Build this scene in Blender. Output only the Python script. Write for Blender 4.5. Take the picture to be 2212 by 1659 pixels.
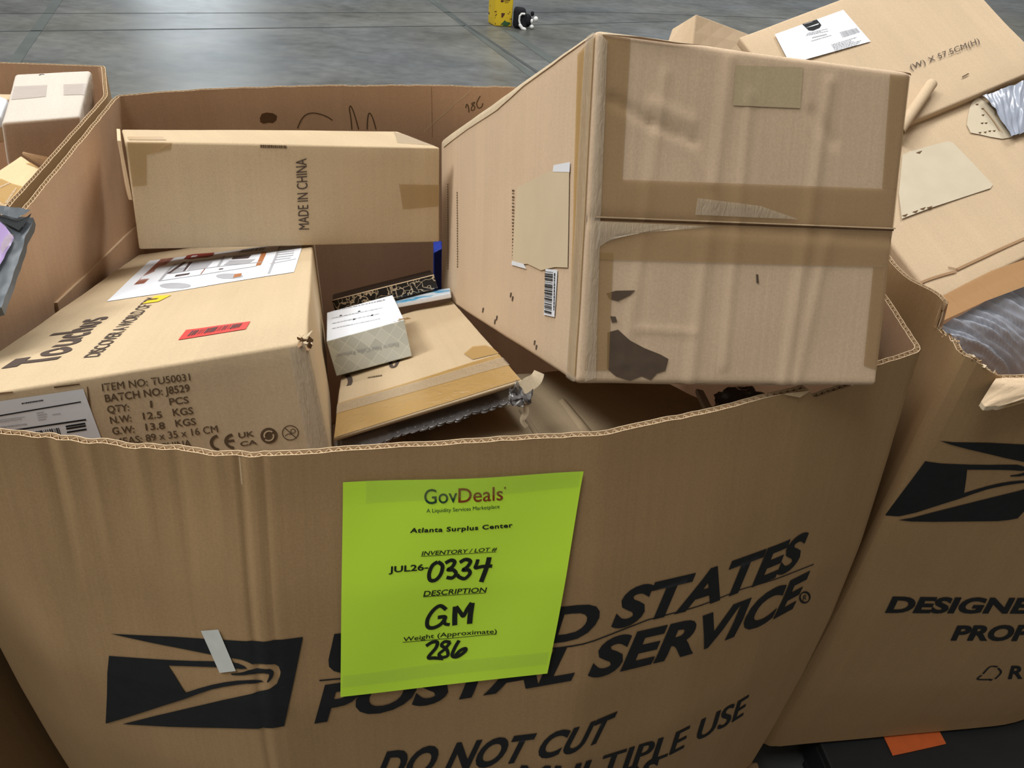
import bpy, bmesh, math, random
import numpy as np
from mathutils import Vector, Matrix, noise
from mathutils.geometry import tessellate_polygon

for o in list(bpy.data.objects): bpy.data.objects.remove(o)
scn = bpy.context.scene
C = scn.collection
# ------------------------------------------------------------------ camera
W, H, F = 2212, 1659, 1662.0
TH, RO = math.radians(38), math.radians(4.5)
CAM = np.array([0, 0, 1.51])
FW = np.array([0, math.cos(TH), -math.sin(TH)])
_r0 = np.array([1.0, 0, 0]); _u0 = np.array([0, math.sin(TH), math.cos(TH)])
RT = math.cos(RO)*_r0 + math.sin(RO)*_u0
UP = -math.sin(RO)*_r0 + math.cos(RO)*_u0
cam = bpy.data.cameras.new('camera'); co = bpy.data.objects.new('camera', cam); C.objects.link(co)
cam.sensor_width = 36; cam.lens = F/W*36; cam.clip_start = .02; cam.clip_end = 100
co.matrix_world = Matrix([[RT[i], UP[i], -FW[i], CAM[i]] for i in range(3)] + [[0, 0, 0, 1]])
scn.camera = co
# ------------------------------------------------------------------ light
scn.view_settings.view_transform = 'Standard'; scn.view_settings.look = 'None'
scn.view_settings.gamma = 1; scn.view_settings.use_curve_mapping = False
scn.view_settings.exposure = 0.0
wd = bpy.data.worlds.new('world'); scn.world = wd; wd.use_nodes = True
wd.node_tree.nodes['Background'].inputs[0].default_value = (1.0, .86, .70, 1)
wd.node_tree.nodes['Background'].inputs[1].default_value = .24
def area(name, loc, target, size, power, col=(1, .97, .92), sy=None):
    l = bpy.data.lights.new(name, 'AREA'); l.shape = 'RECTANGLE'; l.size = size; l.size_y = sy or size
    l.energy = power; l.color = col
    o = bpy.data.objects.new(name, l); C.objects.link(o); o.location = loc
    o.rotation_euler = (Vector(target)-Vector(loc)).to_track_quat('-Z', 'Y').to_euler()
area('overhead_light', (-1.6, 2.2, 7), (-1.6, 2.2, 0), 2.2, 115, (1, .98, .95))
area('overhead_light', (2.6, 4.5, 7), (2.6, 4.5, 0), 2.2, 350, (1, .98, .95))
area('overhead_light', (-5.0, 0.5, 7), (-4, .5, 0), 2.2, 400, (1, .98, .95))
area('overhead_light', (-2.2, -1.0, 7), (-2.2, -1.0, 0), 2.2, 185, (1, .98, .95))  # front fill, added to brighten the big carton's tilted face; no known lamp
area('overhead_light', (-3.5, 9.0, 7), (-3.5, 9.0, 0), 2.2, 300, (.93, .97, 1))
area('daylight_door', (-9.3, 23.8, 2.6), (-2, 5, .2), 4.0, 380, (.80, .90, 1), 4.6)
area('overhead_light', (3.5, 12.0, 7), (3.5, 12.0, 0), 2.4, 360, (.93, .97, 1))

# ------------------------------------------------------------------ projection helpers (measured pixel -> point on a real surface)
def ray(p): return ((p[0]-W/2)/F)*RT - ((p[1]-H/2)/F)*UP + FW
def atz(p, z):
    d = ray(p); return CAM + d*((z-CAM[2])/d[2])
def atd(p, dep): return CAM + ray(p)*dep
def atpl(p, o, n):
    d = ray(p); return CAM + d*(((np.array(o)-CAM)@n)/(d@n))
def proj(P):
    q = np.asarray(P)-CAM; z = q@FW
    return np.array([W/2+F*(q@RT)/z, H/2-F*(q@UP)/z])
def depth(P): return (np.asarray(P)-CAM)@FW
def rot(v):
    v = np.array(v, float); a = np.linalg.norm(v)
    if a < 1e-9: return np.eye(3)
    k = v/a; K = np.array([[0, -k[2], k[1]], [k[2], 0, -k[0]], [-k[1], k[0], 0]])
    return np.eye(3)+math.sin(a)*K+(1-math.cos(a))*K@K
def inv(S, px, g=(.1, .1)):
    q = np.array(g, float); px = np.array(px, float)
    for _ in range(30):
        R = proj(S(q[0], q[1], 0))-px
        J = np.array([(proj(S(q[0]+1e-4, q[1], 0))-px-R)/1e-4, (proj(S(q[0], q[1]+1e-4, 0))-px-R)/1e-4]).T
        st = np.clip(np.linalg.solve(J+np.eye(2)*1e-9, R), -.12, .12); q = q-st
        if np.abs(st).max() < 1e-6: break
    return q

# ------------------------------------------------------------------ materials
def newmat(name):
    m = bpy.data.materials.new(name); m.use_nodes = True
    nt = m.node_tree; return m, nt, nt.nodes['Principled BSDF']
def nd(nt, t, **k):
    n = nt.nodes.new(t)
    for a, v in k.items():
        if a.startswith('i_'): n.inputs[a[2:].replace('_', ' ')].default_value = v
        else: setattr(n, a, v)
    return n
def kraft(name, col, var=.10, flute=.05, rough=.82, stain=.12):
    m, nt, b = newmat(name); L = nt.links.new
    geo = nd(nt, 'ShaderNodeTexCoord'); uv = geo.outputs['UV']; ob = geo.outputs['Object']
    n1 = nd(nt, 'ShaderNodeTexNoise'); n1.inputs['Scale'].default_value = 5; n1.inputs['Detail'].default_value = 5
    L(ob, n1.inputs['Vector'])
    n2 = nd(nt, 'ShaderNodeTexNoise'); n2.inputs['Scale'].default_value = 420; n2.inputs['Detail'].default_value = 2
    L(ob, n2.inputs['Vector'])
    mp = nd(nt, 'ShaderNodeMapping'); mp.inputs['Scale'].default_value = (120, 2.5, 1); L(uv, mp.inputs['Vector'])
    n3 = nd(nt, 'ShaderNodeTexNoise'); n3.inputs['Scale'].default_value = 1; n3.inputs['Detail'].default_value = 2; L(mp.outputs[0], n3.inputs['Vector'])
    mp2 = nd(nt, 'ShaderNodeMapping'); mp2.inputs['Scale'].default_value = (24, 1.5, 1); L(uv, mp2.inputs['Vector'])
    n4 = nd(nt, 'ShaderNodeTexNoise'); n4.inputs['Scale'].default_value = 1; n4.inputs['Detail'].default_value = 3; L(mp2.outputs[0], n4.inputs['Vector'])
    def acc(prev, tex, amp):
        x = nd(nt, 'ShaderNodeMath', operation='SUBTRACT'); L(tex, x.inputs[0]); x.inputs[1].default_value = .5
        y = nd(nt, 'ShaderNodeMath', operation='MULTIPLY_ADD'); L(x.outputs[0], y.inputs[0]); y.inputs[1].default_value = amp
        if prev is None: y.inputs[2].default_value = 1
        else: L(prev, y.inputs[2])
        return y.outputs[0]
    v = acc(None, n1.outputs[0], var*2.2); v = acc(v, n2.outputs[0], .30); v = acc(v, n3.outputs[0], flute*2); v = acc(v, n4.outputs[0], stain)
    mul = nd(nt, 'ShaderNodeVectorMath', operation='SCALE'); mul.inputs[0].default_value = col; L(v, mul.inputs['Scale'])
    L(mul.outputs[0], b.inputs['Base Color']); b.inputs['Roughness'].default_value = rough
    b.inputs['Specular IOR Level'].default_value = .25
    bp = nd(nt, 'ShaderNodeBump'); bp.inputs['Strength'].default_value = .25; bp.inputs['Distance'].default_value = .0012
    ad = nd(nt, 'ShaderNodeMath', operation='ADD'); L(n3.outputs[0], ad.inputs[0]); L(n4.outputs[0], ad.inputs[1])
    L(ad.outputs[0], bp.inputs['Height']); L(bp.outputs[0], b.inputs['Normal'])
    return m
def plain(name, col, rough=.6, noise_amt=.0, scale=200, spec=.4, metal=0):
    m, nt, b = newmat(name); b.inputs['Roughness'].default_value = rough; b.inputs['Base Color'].default_value = (*col, 1)
    b.inputs['Specular IOR Level'].default_value = spec; b.inputs['Metallic'].default_value = metal
    if noise_amt:
        tc = nd(nt, 'ShaderNodeTexCoord'); n = nd(nt, 'ShaderNodeTexNoise'); n.inputs['Scale'].default_value = scale; n.inputs['Detail'].default_value = 4
        nt.links.new(tc.outputs['Object'], n.inputs['Vector'])
        r = nd(nt, 'ShaderNodeMapRange'); r.inputs['To Min'].default_value = 1-noise_amt; r.inputs['To Max'].default_value = 1+noise_amt
        nt.links.new(n.outputs[0], r.inputs[0])
        s = nd(nt, 'ShaderNodeVectorMath', operation='SCALE'); s.inputs[0].default_value = col; nt.links.new(r.outputs[0], s.inputs['Scale'])
        nt.links.new(s.outputs[0], b.inputs['Base Color'])
    return m
def tape_mat(name, col, alpha, rough=.38, wr=.2, sc=(60, 500), spec=.3):
    m, nt, b = newmat(name); L = nt.links.new
    b.inputs['Base Color'].default_value = (*col, 1); b.inputs['Roughness'].default_value = rough; b.inputs['Alpha'].default_value = alpha; b.inputs['Specular IOR Level'].default_value = spec
    tc = nd(nt, 'ShaderNodeTexCoord'); mp = nd(nt, 'ShaderNodeMapping'); mp.inputs['Scale'].default_value = (sc[0], sc[1], 1)
    L(tc.outputs['UV'], mp.inputs['Vector']); n = nd(nt, 'ShaderNodeTexNoise'); n.inputs['Scale'].default_value = .35; n.inputs['Detail'].default_value = 4; n.inputs['Distortion'].default_value = 1.2
    L(mp.outputs[0], n.inputs['Vector'])
    bp = nd(nt, 'ShaderNodeBump'); bp.inputs['Strength'].default_value = wr; bp.inputs['Distance'].default_value = .0015
    L(n.outputs[0], bp.inputs['Height']); L(bp.outputs[0], b.inputs['Normal'])
    return m
K_BIN = kraft('kraft_bin', (.37, .245, .125))
K_BININ = kraft('kraft_bin_inside', (.50, .335, .215))
K_BOX = kraft('kraft_box', (.50, .39, .25))
K_BIG = kraft('kraft_old_box', (.57, .435, .30), var=.09)
K_PALE = kraft('kraft_pale', (.55, .425, .285))
K_WHITE = kraft('white_kraft', (.52, .475, .415), flute=.03)
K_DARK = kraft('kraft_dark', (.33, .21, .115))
K_EDGE = kraft('kraft_edge', (.62, .47, .30), flute=.0)
K_TORN = kraft('torn_paper', (.60, .50, .35), flute=.12)
INK = plain('black_ink', (.014, .016, .018), .75, .25, 90, .2)
INK_G = plain('faded_ink', (.075, .055, .045), .8, .3, 300, .2)
INK_BR = plain('brown_ink', (.10, .065, .035), .8, .3, 300, .2)
INK_GR = plain('grey_ink', (.42, .43, .46), .7)
TAPE = tape_mat('tan_tape', (.46, .29, .105), .8)
TAPE_D = tape_mat('brown_tape', (.37, .235, .10), .52, .4, .08)
TAPE_G = tape_mat('glossy_golden_tape', (.46, .29, .10), .84, .16, .6, (220, 160), .6)
TAPE_F = tape_mat('faint_tan_tape', (.44, .29, .12), .5)
TAPE_L = tape_mat('clear_tape', (.62, .55, .43), .22, .12, .9, (120, 300))
TAPE_S = tape_mat('wrinkled_clear_tape', (.60, .52, .40), .42, .12, 1.0, (800, 160), 1.0)
WHITE = plain('white_paper', (.70, .74, .80), .6)
WHITE2 = plain('white_masking_tape', (.62, .66, .64), .7, .12, 60)
RED = plain('red_sticker', (.72, .045, .035), .5)
YEL = plain('yellow_print', (.78, .52, .03), .5)
LIME = plain('lime_paper', (.62, 1.0, .06), .65, .05, 900)
LIME_T = tape_mat('tape_on_paper', (.50, .60, .18), .16, .3, .15)
CONC = None

# ------------------------------------------------------------------ mesh helpers
class MB:
    def __init__(s): s.v = []; s.f = []; s.m = []; s.uv = []; s.mats = []
    def mi(s, mat):
        if mat not in s.mats: s.mats.append(mat)
        return s.mats.index(mat)
    def face(s, pts, mat, uvs=None):
        i = len(s.v); s.v += [tuple(p) for p in pts]; s.f.append(tuple(range(i, i+len(pts)))); s.m.append(s.mi(mat))
        s.uv += uvs if uvs else [(0, 0)]*len(pts)
    def grid(s, fn, us, vs, mat, flip=False, uvf=None):
        """fn(u,v) -> point; welded grid"""
        n = len(vs); base = len(s.v)
        for u in us:
            for v in vs: s.v.append(tuple(fn(u, v)))
        k = s.mi(mat)
        for i in range(len(us)-1):
            for j in range(n-1):
                q = [(i, j), (i+1, j), (i+1, j+1), (i, j+1)]
                if flip: q = q[::-1]
                s.f.append(tuple(base+a*n+b for a, b in q)); s.m.append(k)
                s.uv += [(us[a], vs[b]) if uvf is None else uvf(us[a], vs[b]) for a, b in q]
    def build(s, name, parent=None, smooth=False, weld=0, loc=None):
        root = parent
        off = np.zeros(3)
        while root is not None: off = off+np.array(root.location); root = root.parent
        if loc is not None: off = off+np.array(loc)
        me = bpy.data.meshes.new(name)
        me.from_pydata([tuple(np.array(p)-off) for p in s.v], [], s.f)
        ul = me.uv_layers.new(name='UVMap')
        k = 0
        for x in s.uv: ul.data[k].uv = x; k += 1
        for m in s.mats: me.materials.append(m)
        me.polygons.foreach_set('material_index', s.m)
        if weld:
            bm = bmesh.new(); bm.from_mesh(me); bmesh.ops.remove_doubles(bm, verts=bm.verts, dist=weld)
            bm.normal_update(); bm.to_mesh(me); bm.free()
        if smooth: me.polygons.foreach_set('use_smooth', [True]*len(me.polygons))
        o = bpy.data.objects.new(name, me); C.objects.link(o)
        if parent: o.parent = parent
        if loc is not None: o.location = loc
        return o
def tag(o, label, cat=None, group=None, kind=None):
    if label: o['label'] = label
    if cat: o['category'] = cat
    if group: o['group'] = group
    if kind: o['kind'] = kind
    return o
def thing(name, label, cat, loc, group=None):
    o = bpy.data.objects.new(name, None); C.objects.link(o); o.location = [float(x) for x in loc]; o.empty_display_size = .05
    return tag(o, label, cat, group)
def lin(a, b, n): return [a+(b-a)*i/n for i in range(n+1)]
# overlays: 2-D shapes laid on a surface S(a, b, e)
def cut_map(mb, S, verts2, faces, mat, e, cell=.012):
    bm = bmesh.new(); vs = [bm.verts.new((x, y, 0)) for x, y in verts2]
    for f in faces:
        try: bm.faces.new([vs[i] for i in f])
        except ValueError: pass
    xs = [v[0] for v in verts2]; ys = [v[1] for v in verts2]
    for ax, lo, hi in ((0, min(xs), max(xs)), (1, min(ys), max(ys))):
        k = math.ceil(lo/cell)
        while k*cell < hi:
            pl = [0, 0, 0]; pl[ax] = k*cell; no = [0, 0, 0]; no[ax] = 1
            bmesh.ops.bisect_plane(bm, geom=bm.verts[:]+bm.edges[:]+bm.faces[:], dist=1e-7, plane_co=pl, plane_no=no); k += 1
    base = len(mb.v); bm.verts.index_update()
    for v in bm.verts: mb.v.append(tuple(S(v.co.x, v.co.y, e)))
    k = mb.mi(mat)
    for f in bm.faces:
        mb.f.append(tuple(base+v.index for v in f.verts)); mb.m.append(k)
        mb.uv += [(v.co.x, v.co.y) for v in f.verts]
    bm.free()
def ov_poly(mb, S, poly, mat, e=.0006, cell=.012):
    t = tessellate_polygon([[Vector((x, y, 0)) for x, y in poly]])
    cut_map(mb, S, [tuple(p) for p in poly], t, mat, e, cell)
def bil(q, u, v):
    q = [np.array(x, float) for x in q]   # BL BR TR TL
    return (1-u)*(1-v)*q[0]+u*(1-v)*q[1]+u*v*q[2]+(1-u)*v*q[3]
def ov_quad(mb, S, q, mat, e=.0006, n=(10, 6)):
    mb.grid(lambda u, v: S(*bil(q, u, v), e), lin(0, 1, n[0]), lin(0, 1, n[1]), mat, uvf=lambda u, v: tuple(bil(q, u, v)))
_txt = {}
def text_mesh(s, bold=0.0, spacing=1.0):
    if (s, bold, spacing) in _txt: return _txt[(s, bold, spacing)]
    def mk(t):
        cu = bpy.data.curves.new('t', 'FONT'); cu.body = t; cu.size = 1; cu.offset = bold; cu.space_character = spacing; cu.resolution_u = 4
        ob = bpy.data.objects.new('t', cu); C.objects.link(ob)
        dg = bpy.context.evaluated_depsgraph_get(); me = bpy.data.meshes.new_from_object(ob.evaluated_get(dg))
        v = [(p.co.x, p.co.y) for p in me.vertices]; f = [tuple(p.vertices) for p in me.polygons]
        bpy.data.objects.remove(ob); bpy.data.curves.remove(cu); bpy.data.meshes.remove(me)
        return v, f
    v, f = mk(s); hv, _ = mk('H'); cap = max(y for x, y in hv)+bold*0; x0 = min(x for x, y in v); x1 = max(x for x, y in v)
    r = ([((x-x0)/(x1-x0), y/cap) for x, y in v], f); _txt[(s, bold, spacing)] = r
    return r
def ov_text(mb, S, s, q, mat, e=.0006, bold=.0, spacing=1.0, cell=.012):
    if bold and 'M' in s:      # embolden by overprinting, the offset would break the M
        v, f = text_mesh(s, 0, spacing); k = np.linalg.norm(np.array(q[3], float)-np.array(q[0], float))/np.linalg.norm(np.array(q[1], float)-np.array(q[0], float))*.72
        for i, dx in enumerate((-1, 0, 1)): cut_map(mb, S, [tuple(bil(q, x+dx*bold*k, y)) for x, y in v], f, mat, e+i*.00004, cell)
        return
    v, f = text_mesh(s, bold, spacing)
    cut_map(mb, S, [tuple(bil(q, x, y)) for x, y in v], f, mat, e, cell)
def ov_stroke(mb, S, pts, w, mat, e=.0006):
    """polyline ribbon; pts in surface metres"""
    P = [np.array(p, float) for p in pts]
    Q = []
    for i in range(len(P)-1):
        p0 = P[max(i-1, 0)]; p1 = P[i]; p2 = P[i+1]; p3 = P[min(i+2, len(P)-1)]
        for t in np.linspace(0, 1, 6)[:-1]:
            Q.append(.5*((2*p1)+(-p0+p2)*t+(2*p0-5*p1+4*p2-p3)*t*t+(-p0+3*p1-3*p2+p3)*t**3))
    Q.append(P[-1]); L = []; R = []
    for i in range(len(Q)):
        d = Q[min(i+1, len(Q)-1)]-Q[max(i-1, 0)]; d = d/(np.linalg.norm(d)+1e-9); n = np.array([-d[1], d[0]])
        L.append(Q[i]+n*w/2); R.append(Q[i]-n*w/2)
    base = len(mb.v); k = mb.mi(mat)
    for a, b in zip(L, R): mb.v += [tuple(S(*a, e)), tuple(S(*b, e))]
    for i in range(len(Q)-1):
        mb.f.append((base+2*i, base+2*i+1, base+2*i+3, base+2*i+2)); mb.m.append(k); mb.uv += [(0, 0)]*4
class On:
    lim = None; hx = None
    """measure overlays in photo pixels on one surface"""
    def __init__(s, S, guess=(.1, .1), xf=lambda p: p): s.S = S; s.g = guess; s.xf = xf
    def uv(s, p):
        if s.hx: s.hx.flat = True
        q = inv(s.S, s.xf(p), s.g)
        if s.hx: s.hx.flat = False
        return tuple(np.clip(q, *s.lim)) if s.lim else tuple(q)
    def uvs(s, l): return [s.uv(p) for p in l]
    def quad(s, mb, q, mat, e=.0006, n=(10, 6)): ov_quad(mb, s.S, s.uvs(q), mat, e, n)
    def poly(s, mb, q, mat, e=.0006, cell=.012): ov_poly(mb, s.S, s.uvs(q), mat, e, cell)
    def text(s, mb, t, q, mat, e=.0006, bold=0., spacing=1.): ov_text(mb, s.S, t, s.uvs(q), mat, e, bold, spacing)
    def stroke(s, mb, q, wpx, mat, e=.0006, closed=False):
        u = s.uvs(q); 
        a = np.array(q[0], float); ua = np.array(u[0]); ub = np.array(s.uv(a+np.array([3, 0]))); uc = np.array(s.uv(a+np.array([0, 3])))
        sc = (np.linalg.norm(ub-ua)+np.linalg.norm(uc-ua))/6
        ov_stroke(mb, s.S, u, wpx*sc, mat, e)
    def bars(s, mb, q, mat, n=24, seed=1, e=.0009, fill=.5):
        """bar code: bars run BL->TL direction, spread along BL->BR"""
        rnd = random.Random(seed); uq = s.uvs(q); w = [rnd.choice((1, 1, 2, 3)) for _ in range(2*n)]; T = sum(w); x = 0
        for i, k in enumerate(w):
            if i % 2 == 0:
                a, b = x/T, (x+k)/T
                mb.face([s.S(*bil(uq, *c), e) for c in ((a, 0), (b, 0), (b, 1), (a, 1))], mat)
            x += k
    def lines(s, mb, q, mat, rows, seed=1, e=.0009, th=.45, lo=.55):
        """illegible fine print: rows of short dashes"""
        rnd = random.Random(seed); uq = s.uvs(q)
        for r_ in range(rows):
            y0 = (r_+.3)/rows; y1 = (r_+.3+th)/rows; x = 0; end = rnd.uniform(lo, 1)
            while x < end:
                w = min(rnd.uniform(.02, .09), end-x)
                mb.face([s.S(*bil(uq, *c), e) for c in ((x, y0), (x+w, y0), (x+w, y1), (x, y1))], mat); x += w+.015

class Hexa:
    """carton: eight corners, rounded edges, slight crumple, addressed per face in metres"""
    flat = False
    def __init__(s, o, rv, d, snap={}, r=.005, amp=.0012, freq=7, seed=0, creases=()):
        M = rot(rv); o = np.array(o, float); s.d = np.array(d, float); s.c = {}
        for i in (0, 1):
            for j in (0, 1):
                for k in (0, 1):
                    P = o+M@(np.array([i, j, k])*s.d)
                    if (i, j, k) in snap: P = atd(snap[(i, j, k)], depth(P))
                    s.c[(i, j, k)] = P
        s.r = min(r, .45*min(s.d)); s.amp = amp; s.freq = freq; s.seed = seed; s.creases = creases
    @classmethod
    def pts(cls, top4, bot4, **k):
        """corners FL FR BR BL of top and bottom"""
        h = cls((0, 0, 0), (0, 0, 0), (1, 1, 1), **k)
        for key, t, b in zip([(0, 0), (1, 0), (1, 1), (0, 1)], top4, bot4):
            h.c[(*key, 1)] = np.array(t, float); h.c[(*key, 0)] = np.array(b, float)
        c = h.c; n = np.linalg.norm
        h.d = np.array([n(c[1, 0, 1]-c[0, 0, 1]), n(c[0, 1, 1]-c[0, 0, 1]), n(c[0, 0, 1]-c[0, 0, 0])])
        h.r = min(k.get('r', .005), .45*min(h.d)); return h
    def tri(s, t):
        P = np.zeros(3)
        for (i, j, k), c in s.c.items():
            P = P+c*((t[0] if i else 1-t[0])*(t[1] if j else 1-t[1])*(t[2] if k else 1-t[2]))
        return P
    def map(s, p, e=0):
        p = np.array(p, float)
        if s.flat: return s.tri(p/s.d)
        q = np.clip(p, s.r, s.d-s.r); v = p-q; L = np.linalg.norm(v)
        n = v/L if L > 1e-9 else np.zeros(3)
        g = noise.noise(Vector(p*s.freq+s.seed*17.3))*s.amp + noise.noise(Vector(p*s.freq*4+s.seed*7.1))*s.amp*.25
        for ax, val, p0, p1, w, am in s.creases:
            if abs(p[ax]-val*s.d[ax]) < 1e-6:
                o2 = [k for k in range(3) if k != ax]; a = p[o2]; p0 = np.array(p0); p1 = np.array(p1)
                t = np.clip((a-p0)@(p1-p0)/((p1-p0)@(p1-p0)), 0, 1); dd = np.linalg.norm(a-p0-t*(p1-p0))
                g += am*math.exp(-(dd/w)**2)
        return s.tri((q+n*(s.r+e+g))/s.d)
    def scale(s, k):
        for c in s.c: s.c[c] = CAM+(s.c[c]-CAM)*k
        s.d = s.d*k; return s
    def move(s, keys, v):
        for c in keys: s.c[c] = s.c[c]+np.array(v, float)
        return s
    def S(s, face):
        d = s.d
        return {'F': lambda a, b, e: s.map((a, 0, b), e), 'T': lambda a, b, e: s.map((a, b, d[2]), e),
                'R': lambda a, b, e: s.map((d[0], a, b), e), 'L': lambda a, b, e: s.map((0, a, b), e),
                'B': lambda a, b, e: s.map((a, d[1], b), e), 'D': lambda a, b, e: s.map((a, b, 0), e)}[face]
    def samp(s, ax, cell):
        d = s.d[ax]; r = s.r; n = max(1, int(math.ceil((d-2*r)/cell)))
        return [0, r*.3, r*.65]+lin(r, d-r, n)+[d-r*.65, d-r*.3, d]
    def mesh(s, mb, mat, cell=.02, skip='', cells={}):
        for f, (a, b) in {'F': (0, 2), 'T': (0, 1), 'R': (1, 2), 'L': (1, 2), 'B': (0, 2), 'D': (0, 1)}.items():
            if f in skip: continue
            S = s.S(f); c = cells.get(f, cell)
            mb.grid(lambda u, v: S(u, v, 0), s.samp(a, c), s.samp(b, c), mat, flip=f in 'LBD')
    def on(s, face, xf=lambda p: p): 
        o2 = {'F': (0, 2), 'T': (0, 1), 'R': (1, 2), 'L': (1, 2)}[face]
        o = On(s.S(face), (s.d[o2[0]]/2, s.d[o2[1]]/2), xf); o.hx = s; o.lim = ((s.r*.3, s.r*.3), (s.d[o2[0]]-s.r*.3, s.d[o2[1]]-s.r*.3)); return o
def Z(x0, y0, sc): return lambda p: (x0+p[0]*sc, y0+p[1]*sc)

# ================================================================== FLOOR
def floor_mat():
    m, nt, b = newmat('sealed_concrete'); L = nt.links.new
    tc = nd(nt, 'ShaderNodeTexCoord')
    mp = nd(nt, 'ShaderNodeMapping'); mp.inputs['Scale'].default_value = (1, 1.6, 1); mp.inputs['Rotation'].default_value = (0, 0, .2); L(tc.outputs['Object'], mp.inputs['Vector'])
    n1 = nd(nt, 'ShaderNodeTexNoise'); n1.inputs['Scale'].default_value = 1.3; n1.inputs['Detail'].default_value = 8; n1.inputs['Roughness'].default_value = .65; L(mp.outputs[0], n1.inputs['Vector'])
    n2 = nd(nt, 'ShaderNodeTexNoise'); n2.inputs['Scale'].default_value = 9; n2.inputs['Detail'].default_value = 6; n2.inputs['Roughness'].default_value = .7; L(mp.outputs[0], n2.inputs['Vector'])
    n3 = nd(nt, 'ShaderNodeTexNoise'); n3.inputs['Scale'].default_value = .6; n3.inputs['Detail'].default_value = 3; L(tc.outputs['Object'], n3.inputs['Vector'])
    a = nd(nt, 'ShaderNodeMath', operation='MULTIPLY_ADD'); L(n1.outputs[0], a.inputs[0]); a.inputs[1].default_value = .65
    a2 = nd(nt, 'ShaderNodeMath', operation='MULTIPLY'); L(n2.outputs[0], a2.inputs[0]); a2.inputs[1].default_value = .35; L(a2.outputs[0], a.inputs[2])
    cr = nd(nt, 'ShaderNodeValToRGB'); e = cr.color_ramp.elements
    e[0].position = .34; e[0].color = (.062, .068, .068, 1); e[1].position = .66; e[1].color = (.18, .188, .183, 1)
    L(a.outputs[0], cr.inputs[0])
    mx = nd(nt, 'ShaderNodeMix', data_type='RGBA', blend_type='MULTIPLY'); mx.inputs['Factor'].default_value = .6
    cr2 = nd(nt, 'ShaderNodeValToRGB'); e = cr2.color_ramp.elements; e[0].color = (.80, .86, 1, 1); e[1].color = (1, .97, .84, 1); e[0].position = .38; e[1].position = .62
    L(n3.outputs[0], cr2.inputs[0]); L(cr.outputs[0], mx.inputs['A']); L(cr2.outputs[0], mx.inputs['B']); L(mx.outputs['Result'], b.inputs['Base Color'])
    rr = nd(nt, 'ShaderNodeMapRange'); rr.inputs['To Min'].default_value = .28; rr.inputs['To Max'].default_value = .48; L(n2.outputs[0], rr.inputs[0]); L(rr.outputs[0], b.inputs['Roughness'])
    bp = nd(nt, 'ShaderNodeBump'); bp.inputs['Strength'].default_value = .15; L(n2.outputs[0], bp.inputs['Height']); L(bp.outputs[0], b.inputs['Normal'])
    return m
CONC = floor_mat()
JOINT = plain('floor_joint', (.05, .058, .058), .7, .35, 5)
PATCH = plain('joint_filler', (.085, .10, .097), .5, .3, 6)
mb = MB()
mb.face([(-16, -8, 0), (16, -8, 0), (16, 24, 0), (-16, 24, 0)], CONC, [(0, 0), (1, 0), (1, 1), (0, 1)])
def strip(p, q, w, mat, z=.0015):
    a = atz(p, 0)[:2]; b = atz(q, 0)[:2]; d = (b-a)/np.linalg.norm(b-a); n = np.array([-d[1], d[0]])*w/2; a = a-d*0; b = b+d*0
    mb.face([(*(a-n), z), (*(b-n), z), (*(b+n), z), (*(a+n), z)], mat)
strip((905, -20), (1330, 300), .055, PATCH)
strip((985, 40), (1500, 380), .028, JOINT, .002)
strip((1099, 66), (1420, 290), .075, PATCH)
strip((-10, 68), (1062, 55), .016, JOINT)
strip((1110, 55), (1460, 46), .012, JOINT)
strip((960, 27), (1300, 26), .014, JOINT)
strip((-300, 30), (960, 27), .010, JOINT)
strip((128, -5), (20, 150), .07, PATCH)
strip((1300, 26), (1700, 40), .010, JOINT)
mw = MB(); WALLM = plain('painted_block_wall', (.42, .43, .43), .8, .08, 2)
h_ = Hexa.pts([(-16, 24, 7.4), (16, 24, 7.4), (16, 24.3, 7.4), (-16, 24.3, 7.4)], [(-16, 24, 0), (16, 24, 0), (16, 24.3, 0), (-16, 24.3, 0)], r=.01, amp=0); h_.mesh(mw, WALLM, cell=4)
tag(mw.build('wall_back'), 'pale painted far wall of the warehouse', kind='structure')
fl = mb.build('floor'); tag(fl, 'grey sealed concrete warehouse floor with dark joints', kind='structure')

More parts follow.
